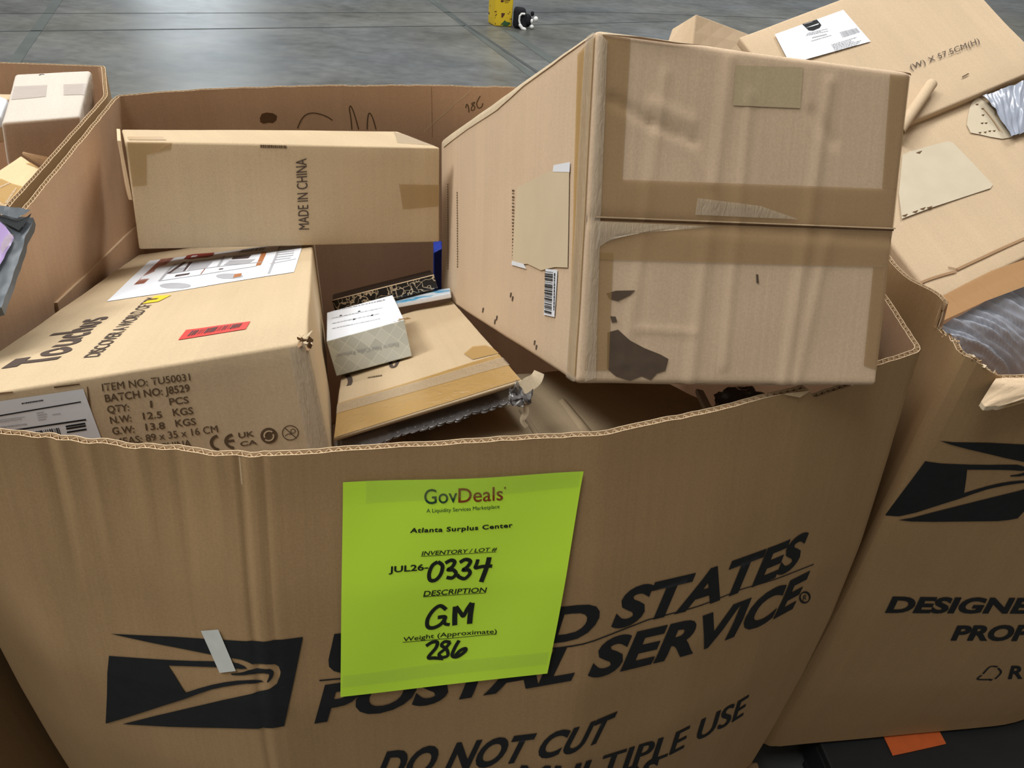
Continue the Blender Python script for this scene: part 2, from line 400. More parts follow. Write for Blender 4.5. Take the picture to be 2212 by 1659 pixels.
# ================================================================== BINS
class Wall:
    def __init__(s, P, O, z, crease=(), amp=.0015, seed=0, rad=.012, prof=((0, 0), (.05, .12), (.15, .40), (.3, .76), (.45, .95), (.6, 1.0), (.75, .97), (.9, .88), (1, .8))):
        # round the corners a little
        P = [np.array(p, float) for p in P]; O = [np.array(o, float) for o in O]; N = len(P); Q = []; R = []
        for i in range(N):
            a, b, c = P[i-1], P[i], P[(i+1) % N]; oa, ob, oc = O[i-1], O[i], O[(i+1) % N]
            la = np.linalg.norm(a-b); lc = np.linalg.norm(c-b); ra = min(rad, la*.3)/la; rc = min(rad, lc*.3)/lc
            for t in ((0, .5, 1) if rad < .02 else (0, .25, .5, .75, 1)):
                w0 = (1-t)**2*ra; w2 = t**2*rc
                Q.append(b+(a-b)*w0+(c-b)*w2); R.append(ob+(oa-ob)*w0+(oc-ob)*w2)
        s.P = np.array(Q+[Q[0]]); s.O = np.array(R+[R[0]]); s.z = z; s.crease = crease; s.amp = amp; s.seed = seed
        s.L = np.concatenate([[0], np.cumsum(np.linalg.norm(np.diff(s.P, axis=0), axis=1))]); s.T = s.L[-1]
        s.ph = [p[0] for p in prof]; s.pv = [p[1] for p in prof]
        d = np.diff(s.P, axis=0); s.seg = d/np.linalg.norm(d, axis=1)[:, None]
    def near(s, p): return float(s.L[int(np.argmin(np.linalg.norm(s.P[:-1]-np.array(p), axis=1)))])
    def S(s, a, h, e=0):
        a = a % s.T
        i = min(max(int(np.searchsorted(s.L, a))-1, 0), len(s.L)-2); t = (a-s.L[i])/(s.L[i+1]-s.L[i]); k = np.interp(h, s.ph, s.pv)
        p = s.P[i]*(1-t)+s.P[i+1]*t + (s.O[i]*(1-t)+s.O[i+1]*t)*k
        # smooth normal
        m = len(s.seg); d0 = s.seg[i-1] if t < .5 else s.seg[(i+1) % m]; w = abs(t-.5); d = s.seg[i]*(1-w)+d0*w
        d = d/np.linalg.norm(d); n = np.array([d[1], -d[0]])
        g = noise.noise(Vector((a*5, h*4, s.seed)))*s.amp*min(1, h*8)
        for (a0, h0, a1, h1, w_, am) in s.crease:
            p0 = np.array([a0, h0]); p1 = np.array([a1, h1]); q = np.array([a, h])
            tt = np.clip((q-p0)@(p1-p0)/((p1-p0)@(p1-p0)), 0, 1); dd = np.linalg.norm(q-p0-tt*(p1-p0)); g += am*math.exp(-(dd/w_)**2)*(1-.6*tt)
        p = p+n*(e+g)
        return np.array([p[0], p[1], s.z-h])
TK = .0068
def build_bin(name, W, root, bottom, top=lambda a: 0, K_OUT=None, flutes=None, fine=None, ink=None):
    K_OUT = K_OUT or K_BIN
    hm = W.z-bottom
    A = sorted(set([round(x, 5) for x in list(np.arange(0, W.T, .014))+list(W.L)])); A[-1] = W.T
    if fine: A = sorted(set(A+[round(x, 5) for f in fine for x in np.arange(f[0], f[1], .004)]))
    V = [0, .004, .015]+lin(.03, 1, 42)
    hh = lambda a, v: top(a)+(hm-top(a))*v
    mb = MB()
    mb.grid(lambda a, v: W.S(a, hh(a, v), 0), A, V, K_OUT, flip=True, uvf=lambda a, v: (a, v*hm))
    mb.grid(lambda a, v: W.S(a, hh(a, v), -TK), A, V, K_BININ, uvf=lambda a, v: (a, v*hm))
    t = .0008; B = list(np.arange(0, W.T, .006))+[W.T]
    for e0, e1 in ((0, -t), (-TK+t, -TK)):
        mb.grid(lambda a, v: W.S(a, top(a)-.0003, e0+(e1-e0)*v), B, [0, 1], K_EDGE)
    mb.grid(lambda a, v: W.S(a, hh(a, 0)+v, -t), B, [0, .03], K_EDGE); mb.grid(lambda a, v: W.S(a, hh(a, 0)+v, -TK+t), B, [0, .03], K_EDGE, flip=True)
    if ink: ink(mb)
    mb.build('corrugated_wall', root, smooth=True)
    # flutes showing at the cut rim
    mf = MB(); a0, a1 = flutes or (0, W.T); per = .0088; n = int((a1-a0)/per*8)
    U = [a0+(a1-a0)*i/n for i in range(n+1)]
    tri = lambda a: (2/math.pi)*math.asin(.96*math.sin(2*math.pi*a/per))
    mid = -TK/2; am = TK/2-t*.6
    fe = lambda a: mid+am*tri(a)
    w = .00055
    mf.grid(lambda a, v: W.S(a, top(a)+.0006, fe(a)-w/2+w*v), U, [0, 1], K_EDGE)
    mf.grid(lambda a, v: W.S(a, top(a)+.0006+v, fe(a)+w/2), U, [0, .012], K_EDGE, flip=True)
    mf.grid(lambda a, v: W.S(a, top(a)+.0006+v, fe(a)-w/2), U, [0, .012], K_EDGE)
    # board core closed a little below the rim
    mf.grid(lambda a, v: W.S(a, top(a)+.012, -t-(TK-2*t)*v), B, [0, 1], K_DARK)
    tag(mf.build('fluted_core', root), 'wavy fluted core at the cut rim')
    # bottom panel
    mbm = MB(); ring = [W.S(a, hm-.012, -TK-.002) for a in B[:-1]]; c = np.mean(ring, axis=0)
    for i in range(len(ring)): mbm.face([c, ring[i], ring[(i+1) % len(ring)]], K_BININ)
    for i in range(len(ring)):
        dn = np.array([0, 0, -.008]); mbm.face([c+dn, ring[(i+1) % len(ring)]+dn, ring[i]+dn], K_BIN)
    mbm.build('bottom_panel', root)
def pallet(label, cx, cy, z1, sx, sy, rot_, mats, group):
    t = thing('pallet', label, 'pallet', (cx, cy, 0), group); t.rotation_euler = (0, 0, rot_)
    def bx(nm, x0, x1, y0, y1, z0, z2):
        h = Hexa.pts([(x0, y0, z2), (x1, y0, z2), (x1, y1, z2), (x0, y1, z2)], [(x0, y0, z0), (x1, y0, z0), (x1, y1, z0), (x0, y1, z0)], r=.004, amp=.0006)
        m = MB(); h.mesh(m, mats, cell=.4)
        o = m.build(nm, None, weld=1e-5); o.parent = t
    for i in range(7):
        y = -sy/2+(sy-.11)*i/6; bx('deck_board', -sx/2, sx/2, y, y+.11, z1-.02, z1)
    for i in range(3):
        x = -sx/2+(sx-.06)*i/2; bx('stringer', x, x+.06, -sy/2, sy/2, .021, z1-.021)
    for i in range(3):
        y = -sy/2+(sy-.1)*i/2; bx('bottom_board', -sx/2, sx/2, y, y+.1, 0, .02)
    return t
# ---- eagle emblem, outlines in a common design frame (crop pixels)
EA = [(247, 463), (620, 480), (900, 498), (1075, 507), (1220, 500), (1395, 482), (1340, 750), (1283, 1015), (1220, 1025), (1130, 1030), (900, 1025), (600, 1018), (318, 1003),
      (520, 952), (720, 905), (920, 858), (1110, 815), (1200, 790), (1240, 760), (1258, 715), (1262, 690), (1250, 658), (1225, 643), (1160, 643), (1095, 645), (1060, 628), (1020, 615), (985, 610), (910, 597), (830, 583), (680, 553), (500, 518)]
EB = [(238, 595), (420, 608), (590, 619), (740, 625), (880, 627), (960, 630), (1010, 640), (1045, 655), (1062, 670), (1030, 673), (960, 667), (880, 662), (740, 657), (590, 652),
      (625, 705), (660, 762), (692, 815), (770, 790), (850, 768), (930, 752), (1000, 743), (1080, 739), (1150, 742), (1160, 747), (1130, 755), (1060, 760), (1000, 767), (920, 780), (850, 795), (770, 822), (690, 852), (560, 893), (440, 932), (330, 967), (218, 1000), (226, 830)]
EC = [(965, 701), (1010, 697), (1045, 690), (1070, 681), (1100, 675), (1150, 672), (1200, 673), (1218, 684), (1220, 700), (1214, 722), (1200, 742), (1185, 755), (1180, 750), (1190, 728), (1195, 712), (1190, 702), (1160, 698), (1120, 700), (1080, 705), (1040, 710), (970, 709)]

MAIN_P = [(-.754, 1.38), (-.67, .911), (-.636, .62), (-.558, .499), (-.457, .496), (-.229, .491), (.09, .558), (.216, .612), (.319, .663), (.473, .75), (.471, .854), (.42, 1.64), (-.044, 1.608), (-.211, 1.581), (-.412, 1.527), (-.607, 1.46)]
MAIN_O = [(-.045, 0), (-.045, 0), (-.05, -.03), (-.03, 0), (-.02, -.055), (0, -.095), (.02, -.105), (.03, -.095), (.035, -.075), (.027, -.048), (.027, 0), (0, 0), (0, .02), (0, .02), (0, .02), (0, .02)]
s_c = Wall(MAIN_P, MAIN_O, 1.02).near((-.229, .491))
cs = []
for a, h1, am in ((-.185, .16, -.0022), (-.147, .11, .0016), (-.102, .12, .0014), (-.067, .13, -.0012), (-.032, .10, .0012), (-.122, .07, -.0012), (-.172, .10, .0012)):
    cs.append((s_c+a, 0, s_c+a+.004, h1, .006, am))
cs += [(s_c-.010, 0, s_c-.010, .9, .0035, -.0020), (s_c+.011, 0, s_c+.010, .33, .003, -.0014)]
WM = Wall(MAIN_P, MAIN_O, 1.02, cs)
mroot = thing('corrugated_bulk_bin', 'large open cardboard bulk bin in the middle with a lime paper sheet on its front', 'bulk bin', (-.1, 1.05, .13), 'cardboard bulk bins')
ID = lambda p: p
def main_ink(mb):
    on = On(WM.S, (1.3, .3)); e = .0009
    z8 = On(WM.S, (1.15, .3), Z(150, 1200, .36166))
    for P in (EA, EB, EC): ov_poly(mb, WM.S, [z8.uv(p) for p in P], INK, e, .006)
    z1 = On(WM.S, (1.6, .25), Z(1100, 1100, .34358))
    z1.text(mb, 'STATES', [(632, 747), (1802, 352), (1897, 125), (735, 497)], INK, e, .038)
    on.text(mb, 'UNITED', [(703, 1453), (1283, 1368), (1306, 1291), (722, 1368)], INK, e, .038)
    on.text(mb, 'POSTAL', [(680, 1558), (1235, 1465), (1273, 1384), (702, 1478)], INK, e, .038)
    z1.text(mb, 'SERVICE', [(485, 1053), (1785, 612), (1893, 382), (590, 815)], INK, e, .038)
    on.poly(mb, [(690, 1467), (734, 1463), (900, 1446), (1050, 1427), (1182, 1400), (1400, 1336), (1600, 1271), (1757, 1217), (1757, 1219), (1600, 1273), (1400, 1338.5), (1182, 1403), (1050, 1429), (900, 1448), (734, 1466), (690, 1470)], INK, e)
    z1.stroke(mb, [(1857+31*math.cos(t)+5*math.cos(t)*0, 552+33*math.sin(t)) for t in np.linspace(0, 2*math.pi, 17)], 6, INK, e)
    z1.text(mb, 'R', [(1843, 574), (1866, 566), (1872, 532), (1848, 540)], INK, e)
    on.text(mb, 'DO NOT CUT', [(808, 1690), (1305, 1594), (1334, 1535), (836, 1622)], INK, e, .035, 1.03)
    on.text(mb, 'MULTIPLE USE', [(1105, 1705), (1603, 1545), (1617, 1500), (1128, 1652)], INK, e, .035, 1.03)
    on.text(mb, 'RS', [(1330, 1716), (1412, 1688), (1427, 1632), (1348, 1660)], INK, e, .035)
    # inside of the back wall: marker scribbles, stain
    IN = lambda a, h, e: WM.S(a, h, -TK-e)
    zi = On(IN, (3.5, .1), Z(560, 180, .22604))
    zi.stroke(mb, [(365, 430), (400, 350), (450, 298), (520, 283), (600, 300), (660, 325), (698, 352)], 10, INK_BR)
    zi.stroke(mb, [(885, 440), (875, 330), (862, 250), (873, 215), (900, 270), (925, 350), (950, 440)], 10, INK_BR)
    zi.stroke(mb, [(1030, 440), (1035, 340), (1050, 285), (1075, 310), (1100, 380), (1115, 440)], 10, INK_BR)
    zi.stroke(mb, [(1972, 235), (1985, 200), (2000, 230), (2005, 278)], 10, INK_BR)
    zi.stroke(mb, [(2062, 180), (2030, 195), (2060, 225), (2050, 255), (2025, 255), (2035, 220), (2060, 180)], 9, INK_BR)
    zi.stroke(mb, [(2112, 120), (2078, 190), (2095, 235), (2125, 225), (2138, 190)], 10, INK_BR)
    zi.poly(mb, [(5, 330), (25, 290), (70, 278), (130, 285), (170, 310), (165, 350), (130, 380), (90, 375), (40, 385), (10, 370)], INK_ST, .0004)
    zi.stroke(mb, [(2020, 60), (1960, 120), (1870, 190), (1800, 260), (1700, 345), (1640, 400), (1570, 470)], 9, K_PALE, .0004)
    zi.stroke(mb, [(1645, 35), (1650, 250), (1655, 520)], 7, K_DARK, .0004)
INK_ST = plain('stain_and_shade_brown', (.115, .062, .028), .8, .3, 120, .2)  # brown of stains, also painted as shade in creases and openings
def main_top(a):
    t = .0012*noise.noise(Vector((a*22, .3, 5)))+.0010*noise.noise(Vector((a*70, .3, 9)))
    P_ = WM.S(a, 0)
    if .315 < P_[0] < .405 and P_[1] < .74: t += .016*min(1, (P_[0]-.315)/.012, (.405-P_[0])/.012)
    if s_c-.24 < a < s_c+.015: t += .0035*abs(noise.noise(Vector((a*26, 3, 1))))
    return t
build_bin('main', WM, mroot, .13, main_top, fine=[(s_c-.21, s_c+.03)], ink=main_ink)
# inner reinforcing sleeve on the left wall
SL = lambda a, h, e: WM.S(a, h, -TK-.0045-e)
mb = MB(); osl = On(SL, (.4, .25)); q = [osl.uv(p) for p in ((128, 692), (292, 590), (276, 568), (124, 654))]
q = [q[3], (q[2][0]-.30, q[2][1]+.01)]
a1, h1 = q[0]; a0, h0 = q[1]
g = lambda a, v, e: SL(a, h0+(h1-h0)*(a-a0)/(a1-a0)+v, e)
AA = lin(a0, a1, 20)
mb.grid(lambda a, v: g(a, v, 0), AA, lin(0, .35, 8), K_BININ, uvf=lambda a, v: (a, v))
mb.grid(lambda a, v: g(a, 0, -.0045*v), AA, [0, 1], K_EDGE)
mb.grid(lambda v, h: g(a1, h, -.0045*v), [0, 1], lin(0, .35, 8), K_EDGE)
mb.build('inner_sleeve', mroot)
# white masking tape on the emblem
mb = MB(); z8 = On(WM.S, (1.15, .3), Z(150, 1200, .36166)); z8.quad(mb, [(900, 693), (997, 682), (892, 434), (788, 442)], WHITE2, .0016, (4, 10))
tag(mb.build('masking_tape_piece', mroot), 'short strip of white masking tape over the printed emblem')
# torn curl of liner on the rim
mb = MB(); on = On(WM.S, (1.7, .01)); q = [on.uv(p) for p in ((1690, 851), (1724, 855), (1748, 840), (1700, 848))]
mb.grid(lambda u, v: WM.S(*bil(q, u, v), .001+.002*u), lin(0, 1, 6), lin(0, 1, 2), K_EDGE); mb.build('torn_liner_curl', mroot)
pallet('wooden pallet under the middle bulk bin', -.12, 1.06, .118, 1.16, 1.06, .12, plain('pallet_wood', (.30, .20, .11), .8, .2, 12), 'pallets under the bulk bins')

# ---- lime paper sheet
zf = On(WM.S, (1.4, .15), Z(700, 1000, .27125))
FQ = [zf.uv(p) for p in ((132, 1826), (1770, 1641), (2058, 46), (152, 130))]
FC = [np.array(x) for x in FQ]
def FS(u, v, e): 
    a, h = bil(FC, u, v); c = .0015*math.sin(u*7+1)*math.sin(v*5)+.002
    return WM.S(a, h, .0035+c+e)
mb = MB()
mb.grid(lambda u, v: FS(u, v, 0), lin(0, 1, 30), lin(0, 1, 30), LIME)
mb.grid(lambda u, v: FS(u, v, -.0003), lin(0, 1, 30), lin(0, 1, 30), LIME, flip=True)
zf = On(FS, (.5, .5), Z(700, 1000, .27125)); DKG = plain('dark_green_print', (.012, .06, .035), .7); DKR = plain('red_brown_print', (.24, .045, .008), .7)
EE = .0005
def ft(s, q, m=INK, b=.0, sp=1.): 
    v, f = text_mesh(s, b, sp); cut_map(mb, FS, [tuple(bil(zf.uvs(q), x, y)) for x, y in v] if False else (lambda Q: [tuple(bil(Q, x, y)) for x, y in v])(zf.uvs(q)), f, m, EE, .05)
ft('Gov', [(797, 325), (1062, 310), (1058, 200), (797, 208)], DKG, .004); ft('Deals', [(1068, 313), (1424, 292), (1424, 185), (1070, 200)], DKR, .004)
zf.stroke(mb, [(1434, 196), (1440, 190), (1446, 196), (1440, 202), (1434, 196)], 5, DKR, EE)
ft('A Liquidity Services Marketplace', [(815, 393), (1397, 357), (1397, 328), (815, 363)], DKG)
SER = plain('black_print', (.006, .012, .006), .7)
ft('Atlanta Surplus Center', [(683, 553), (1502, 508), (1500, 473), (690, 516)], SER, .03, 1.12)
for (x, y) in ((683, 553),): pass
ft('INVENTORY / LOT #', [(775, 734), (1372, 697), (1381, 668), (786, 701)], SER, .012); zf.stroke(mb, [(770, 741), (1070, 724), (1370, 705)], 4, SER, EE)
ft('JUL26-', [(515, 870), (830, 848), (830, 800), (518, 822)], SER, .022)
ft('DESCRIPTION', [(790, 1060), (1287, 1027), (1298, 988), (800, 1018)], SER, .012); zf.stroke(mb, [(788, 1064), (1040, 1048), (1285, 1032)], 4, SER, EE)
ft('Weight (Approximate)', [(628, 1420), (1374, 1354), (1376, 1320), (632, 1386)], SER, .007); zf.stroke(mb, [(626, 1426), (1000, 1394), (1374, 1360)], 4, SER, EE)
def hw(pts, w=26): zf.stroke(mb, pts, w*1.25, SER, EE)
hw([(905, 785), (862, 815), (836, 880), (845, 930), (890, 928), (930, 880), (942, 815), (905, 785)], 24)
hw([(965, 795), (1010, 772), (1040, 785), (1020, 825), (985, 848), (1030, 850), (1050, 880), (1020, 912), (975, 908)], 23)
hw([(1080, 790), (1125, 766), (1165, 780), (1140, 825), (1105, 850), (1150, 850), (1160, 880), (1120, 918), (1075, 905), (1060, 885)], 23)
hw([(1225, 765), (1215, 800), (1205, 832), (1260, 822), (1338, 818)], 22); hw([(1315, 748), (1300, 810), (1275, 880), (1250, 945)], 30)
hw([(972, 1165), (925, 1135), (870, 1170), (825, 1240), (825, 1300), (870, 1310), (930, 1280), (965, 1225), (905, 1228)], 24); hw([(965, 1225), (960, 1275), (1000, 1285)], 20)
hw([(1045, 1140), (1040, 1220), (1040, 1290)], 30); hw([(1050, 1140), (1090, 1195), (1110, 1215), (1140, 1160), (1175, 1110)], 24); hw([(1178, 1112), (1165, 1200), (1158, 1278)], 32)
hw([(812, 1455), (860, 1425), (900, 1425), (890, 1470), (830, 1545), (880, 1550), (950, 1555)], 22)
hw([(1005, 1425), (960, 1420), (935, 1450), (975, 1480), (985, 1530), (940, 1545), (915, 1520), (960, 1480), (1005, 1425)], 20)
hw([(1075, 1410), (1040, 1470), (1020, 1530), (1060, 1540), (1120, 1500), (1125, 1475), (1085, 1490), (1045, 1530)], 22)
P0 = FS(.5, .5, 0)
fly = mb.build('notice_sheet', None, smooth=True, loc=FS(.5, 0, 0)); tag(fly, 'lime green paper lot sheet taped to the front of the middle bulk bin', 'notice')
for nm, q in (('tape_strip', [(330, 318), (2022, 186), (2044, 60), (330, 134)]), ('tape_strip', [(140, 1786), (1772, 1600), (1790, 1500), (150, 1690)])):
    m2 = MB(); zf.quad(m2, q, LIME_T, .0006, (20, 4)); o = m2.build(nm, fly)
    tag(o, 'strip of clear tape across the sheet')

# ================================================================== CONTENTS OF THE MIDDLE BIN
# --- toy carton
TU = Hexa((-.5118, .4711, .8768), (-.3322, -.1387, .2801), (.35, .89, .16), r=.004, seed=1, amp=.0014).move([(0, 0, 0)], (.01, .035, 0)).move([(1, 1, 0), (1, 1, 1)], (-.006, 0, 0)).move([(1, 1, 0)], (-.012, 0, 0))
t = thing('toy_carton', 'long brown carton with a red barcode sticker on top, left in the middle bin', 'carton', TU.c[(0, 0, 0)])
mb = MB(); TU.mesh(mb, K_BOX, cells={'F': .015})
f = TU.on('F', Z(0, 780, .31646)); e = .0007
for s, q in (('ITEM NO: TU50031', [(702, 205), (1300, 130), (1293, 83), (695, 154)]), ('BATCH NO: J8529', [(722, 278), (1298, 205), (1290, 156), (713, 228)]),
             ('QTY:', [(737, 353), (885, 336), (880, 289), (729, 305)]), ('1', [(1027, 317), (1042, 315), (1038, 268), (1023, 270)]), ('PCS', [(1160, 299), (1290, 284), (1284, 239), (1152, 254)]),
             ('N.W:', [(757, 426), (900, 410), (893, 363), (748, 379)]), ('12.5', [(980, 397), (1108, 385), (1103, 341), (972, 351)]), ('KGS', [(1185, 373), (1321, 358), (1315, 312), (1175, 325)]),
             ('G.W:', [(772, 501), (920, 486), (912, 438), (762, 453)]), ('13.8', [(997, 472), (1128, 459), (1122, 415), (990, 426)]), ('KGS', [(1202, 446), (1340, 431), (1333, 386), (1193, 400)]),
             ('MEAS: 89 x 35 x 16 CM', [(790, 577), (1490, 482), (1481, 435), (780, 530)]), ('MADE IN CHINA', [(812, 650), (1308, 580), (1300, 533), (803, 603)]), ('03', [(1360, 650), (1408, 643), (1402, 597), (1354, 604)])):
    f.text(mb, s, q, INK_BR, e, .015)
for c, w in (((835-320, 0), 0),): pass
arc = lambda cx, cy, rx, ry, a0, a1, n=12: [(cx+rx*math.cos(x), cy+ry*math.sin(x)) for x in np.linspace(a0, a1, n)]
f.stroke(mb, arc(1505, 553, 62, 48, -1.9, -4.55), 20, INK_BR, e); f.stroke(mb, arc(1608, 543, 66, 46, -1.9, -4.55), 20, INK_BR, e); f.stroke(mb, [(1545, 545), (1600, 538)], 16, INK_BR, e)
f.text(mb, 'UK', [(1630, 522), (1738, 508), (1732, 474), (1626, 486)], INK_BR, e, .02); f.text(mb, 'CA', [(1642, 578), (1757, 562), (1752, 533), (1638, 547)], INK_BR, e, .02)
f.poly(mb, arc(1836, 504, 58, 53, 0, 6.1, 24), INK_BR, e); f.stroke(mb, arc(1838, 503, 34, 30, 2.6, 5.4, 10), 10, K_BOX, e+.0004); f.stroke(mb, arc(1834, 508, 34, 30, -.5, 2.3, 10), 10, K_BOX, e+.0004)
f.stroke(mb, arc(1982, 486, 54, 49, 0, 6.28, 24), 6, INK_BR, e); f.stroke(mb, [(1944, 452), (1982, 486), (2020, 520)], 6, INK_BR, e); f.stroke(mb, arc(2000, 474, 16, 14, 0, 6.28, 9), 5, INK_BR, e); f.stroke(mb, [(1946, 508), (1966, 494), (1988, 496)], 5, INK_BR, e)
f.text(mb, '10-BIS', [(1700, 645), (1797, 630), (1795, 615), (1698, 628)], INK_BR, e)
for q in ([(372, 182), (545, 160), (545, 152), (370, 172)], [(595, 175), (610, 335), (622, 330), (602, 172)], [(-20, 228), (92, 214), (90, 208), (-20, 218)]): f.quad(mb, q, INK_ST, e, (4, 1))
T = TU.on('T', Z(0, 500, .36166))
# hand-lettered style brand line, drawn as brush strokes along the box
BQ = T.uvs([(325, 792), (640, 512), (420, 538), (55, 815)])
def brush(pts, w): ov_stroke(mb, TU.S('T'), [tuple(bil(BQ, x, y)) for x, y in pts], w, INK_G, e)
w = .0105
brush([(0, 1.0), (.17, .95)], w*1.5); brush([(.085, 1), (.085, .5), (.10, .02)], w)
brush([(.30, .30), (.25, .55), (.19, .45), (.19, .12), (.24, .02), (.30, .2), (.30, .30)], w*.8)
brush([(.37, .55), (.37, .15), (.42, .04), (.47, .2), (.48, .55)], w*.8); brush([(.48, .5), (.49, .02)], w*.8)
brush([(.63, .5), (.57, .52), (.545, .25), (.58, .04), (.63, .08)], w*.8)
brush([(.68, 1.05), (.68, .5), (.685, .02)], w); brush([(.685, .35), (.73, .5), (.76, .35), (.765, .02)], w*.8)
brush([(.82, .5), (.82, .15), (.855, .05), (.885, .2), (.885, .5)], w*.7); brush([(1.0, .5), (.95, .52), (.95, .3), (1.0, .2), (.99, .04), (.93, .04)], w*.7)
T.text(mb, 'DISCOVER A WORLD OF TOY', [(590, 752), (962, 385), (880, 395), (500, 760)], INK_G, e, .01, .95)
T.quad(mb, [(850, 434), (945, 420), (1024, 378), (930, 384)], YEL, e+.0002, (4, 3)); T.lines(mb, [(872, 420), (950, 410), (985, 390), (905, 398)], INK_G, 1, 3, e+.0006)
z7 = TU.on('T', Z(200, 500, .22604))
body = mb.build('carton_body', t, smooth=True, weld=2e-5)
m2 = MB(); T.quad(m2, [(637, 418), (1757, 247), (1815, 62), (895, 178)], WHITE, .0008, (16, 10))
R_ = plain('russet_print', (.28, .09, .05), .6); GP = plain('grey_print', (.36, .37, .40), .6); BRN = plain('brown_block_print', (.36, .14, .05), .6); DK = plain('dark_print', (.07, .05, .05), .6); REDB = plain('red_badge_print', (.26, .035, .03), .5)
ee = .0012
z7.lines(m2, [(262, 640), (300, 640), (760, 290), (700, 285)][0:1]+[(345, 628), (770, 268), (640, 285)], R_, 1, 5, ee, .75, .97)
z7.poly(m2, [(875, 268), (905, 235), (960, 222), (1168, 205), (1150, 240), (1100, 255), (1000, 262), (930, 272)], REDB, ee); z7.quad(m2, [(935, 258), (990, 250), (1010, 235), (955, 240)], WHITE, ee+.0003, (2, 2))
z7.bars(m2, [(1395, 212), (1640, 185), (1660, 155), (1420, 178)], DK, 26, 4, ee)
for q, m in (([(1560, 338), (1610, 330), (1668, 200), (1620, 204)], BRN), ([(1330, 273), (1490, 262), (1520, 230), (1345, 248)], DK), ([(785, 440), (920, 418), (935, 402), (800, 422)], DK), ([(710, 412), (745, 408), (905, 298), (870, 300)], DK),
             ([(865, 388), (885, 385), (960, 300), (925, 302)], DK), ([(1205, 375), (1245, 370), (1255, 360), (1215, 363)], DK), ([(1250, 330), (1500, 310), (1560, 270), (1310, 285)], GP), ([(750, 405), (860, 390), (900, 350), (800, 362)], GP), ([(900, 385), (1090, 360), (1150, 290), (960, 310)], GP), ([(1030, 415), (1040, 413), (1080, 365), (1070, 366)], R_)):
    z7.quad(m2, q, m, ee, (3, 2))
for l in ([(640, 478), (780, 330), (840, 312)], [(640, 478), (900, 440), (1220, 395), (1570, 340)], [(1200, 345), (1255, 250), (1262, 240)], [(840, 312), (1150, 270), (1640, 200)], [(740, 410), (1190, 345), (1620, 300)], [(1685, 410), (1730, 300), (1800, 130)], [(1700, 318), (1945, 268)]):
    z7.stroke(m2, l, 7, GP, ee)
z7.lines(m2, [(1745, 290), (1930, 265), (1975, 100), (1815, 118)], GP, 8, 7, ee, .4, .7)
z7.poly(m2, arc(790, 520, 150, 26, 0, 6.1, 18), GP, ee); z7.poly(m2, arc(1310, 436, 130, 24, 0, 6.1, 18), GP, ee); z7.quad(m2, [(1345, 455), (1420, 440), (1430, 410), (1360, 420)], BRN, ee+.0003, (2, 2))
tag(m2.build('picture_label', t), 'white printed picture label on the top')
m2 = MB(); z7.quad(m2, [(820, 1042), (1465, 938), (1508, 860), (895, 945)], RED, .0008, (10, 3)); z7.bars(m2, [(905, 1010), (1405, 925), (1442, 880), (955, 955)], DK, 26, 9, .0013)
tag(m2.build('barcode_sticker', t), 'red barcode sticker')
m2 = MB(); f.quad(m2, [(-60, 660), (705, 560), (570, 187), (-190, 300)], WHITE, .0008, (10, 8))
f.quad(m2, [(-60, 385), (556, 279), (554, 271), (-60, 376)], INK, .0012, (4, 1)); f.quad(m2, [(-60, 498), (592, 402), (588, 391), (-60, 488)], INK, .0012, (4, 1))
f.lines(m2, [(152, 296), (302, 272), (298, 258), (150, 282)], INK, 1, 2, .0012, .6, .98); f.lines(m2, [(0, 420), (230, 385), (226, 365), (-10, 395)], INK_GR, 2, 3, .0012); f.lines(m2, [(265, 408), (345, 395), (330, 332), (250, 345)], INK_GR, 4, 8, .0012); f.lines(m2, [(360, 370), (445, 358), (442, 342), (358, 356)], INK_GR, 1, 3, .0012); f.lines(m2, [(0, 462), (245, 428), (240, 410), (-5, 440)], INK_GR, 1, 9, .0012)
f.bars(m2, [(100, 560), (428, 505), (412, 450), (85, 500)], INK, 30, 2, .0012)
for y in (0, 16, 40): f.quad(m2, [(452+y*.2, 450+y), (585+y*.2, 428+y), (584+y*.2, 416+y), (450+y*.2, 438+y)], INK, .0012, (2, 1))
tag(m2.build('shipping_label', t), 'white shipping label')
# crushed corner tape
m2 = MB(); r_ = TU.on('R'); F2 = TU.on('F')
F2.quad(m2, [(664, 970), (714, 966), (664, 742), (624, 752)], TAPE_S, .001, (4, 12))
m2.build('clear_corner_tape', t)
m2 = MB(); c = TU.c[(1, 0, 1)]
rn = random.Random(3)
for i in range(26):
    p = c+np.array([rn.uniform(-.010, .002), rn.uniform(-.003, .008), rn.uniform(-.010, .002)]); d = np.array([rn.uniform(-1, 1) for _ in range(3)])*.0055; d2 = np.array([rn.uniform(-1, 1) for _ in range(3)])*.005
    m2.face([p, p+d, p+d+d2, p+d2], rn.choice((K_TORN, K_DARK, INK_ST)))
m2.build('crushed_corner', t)

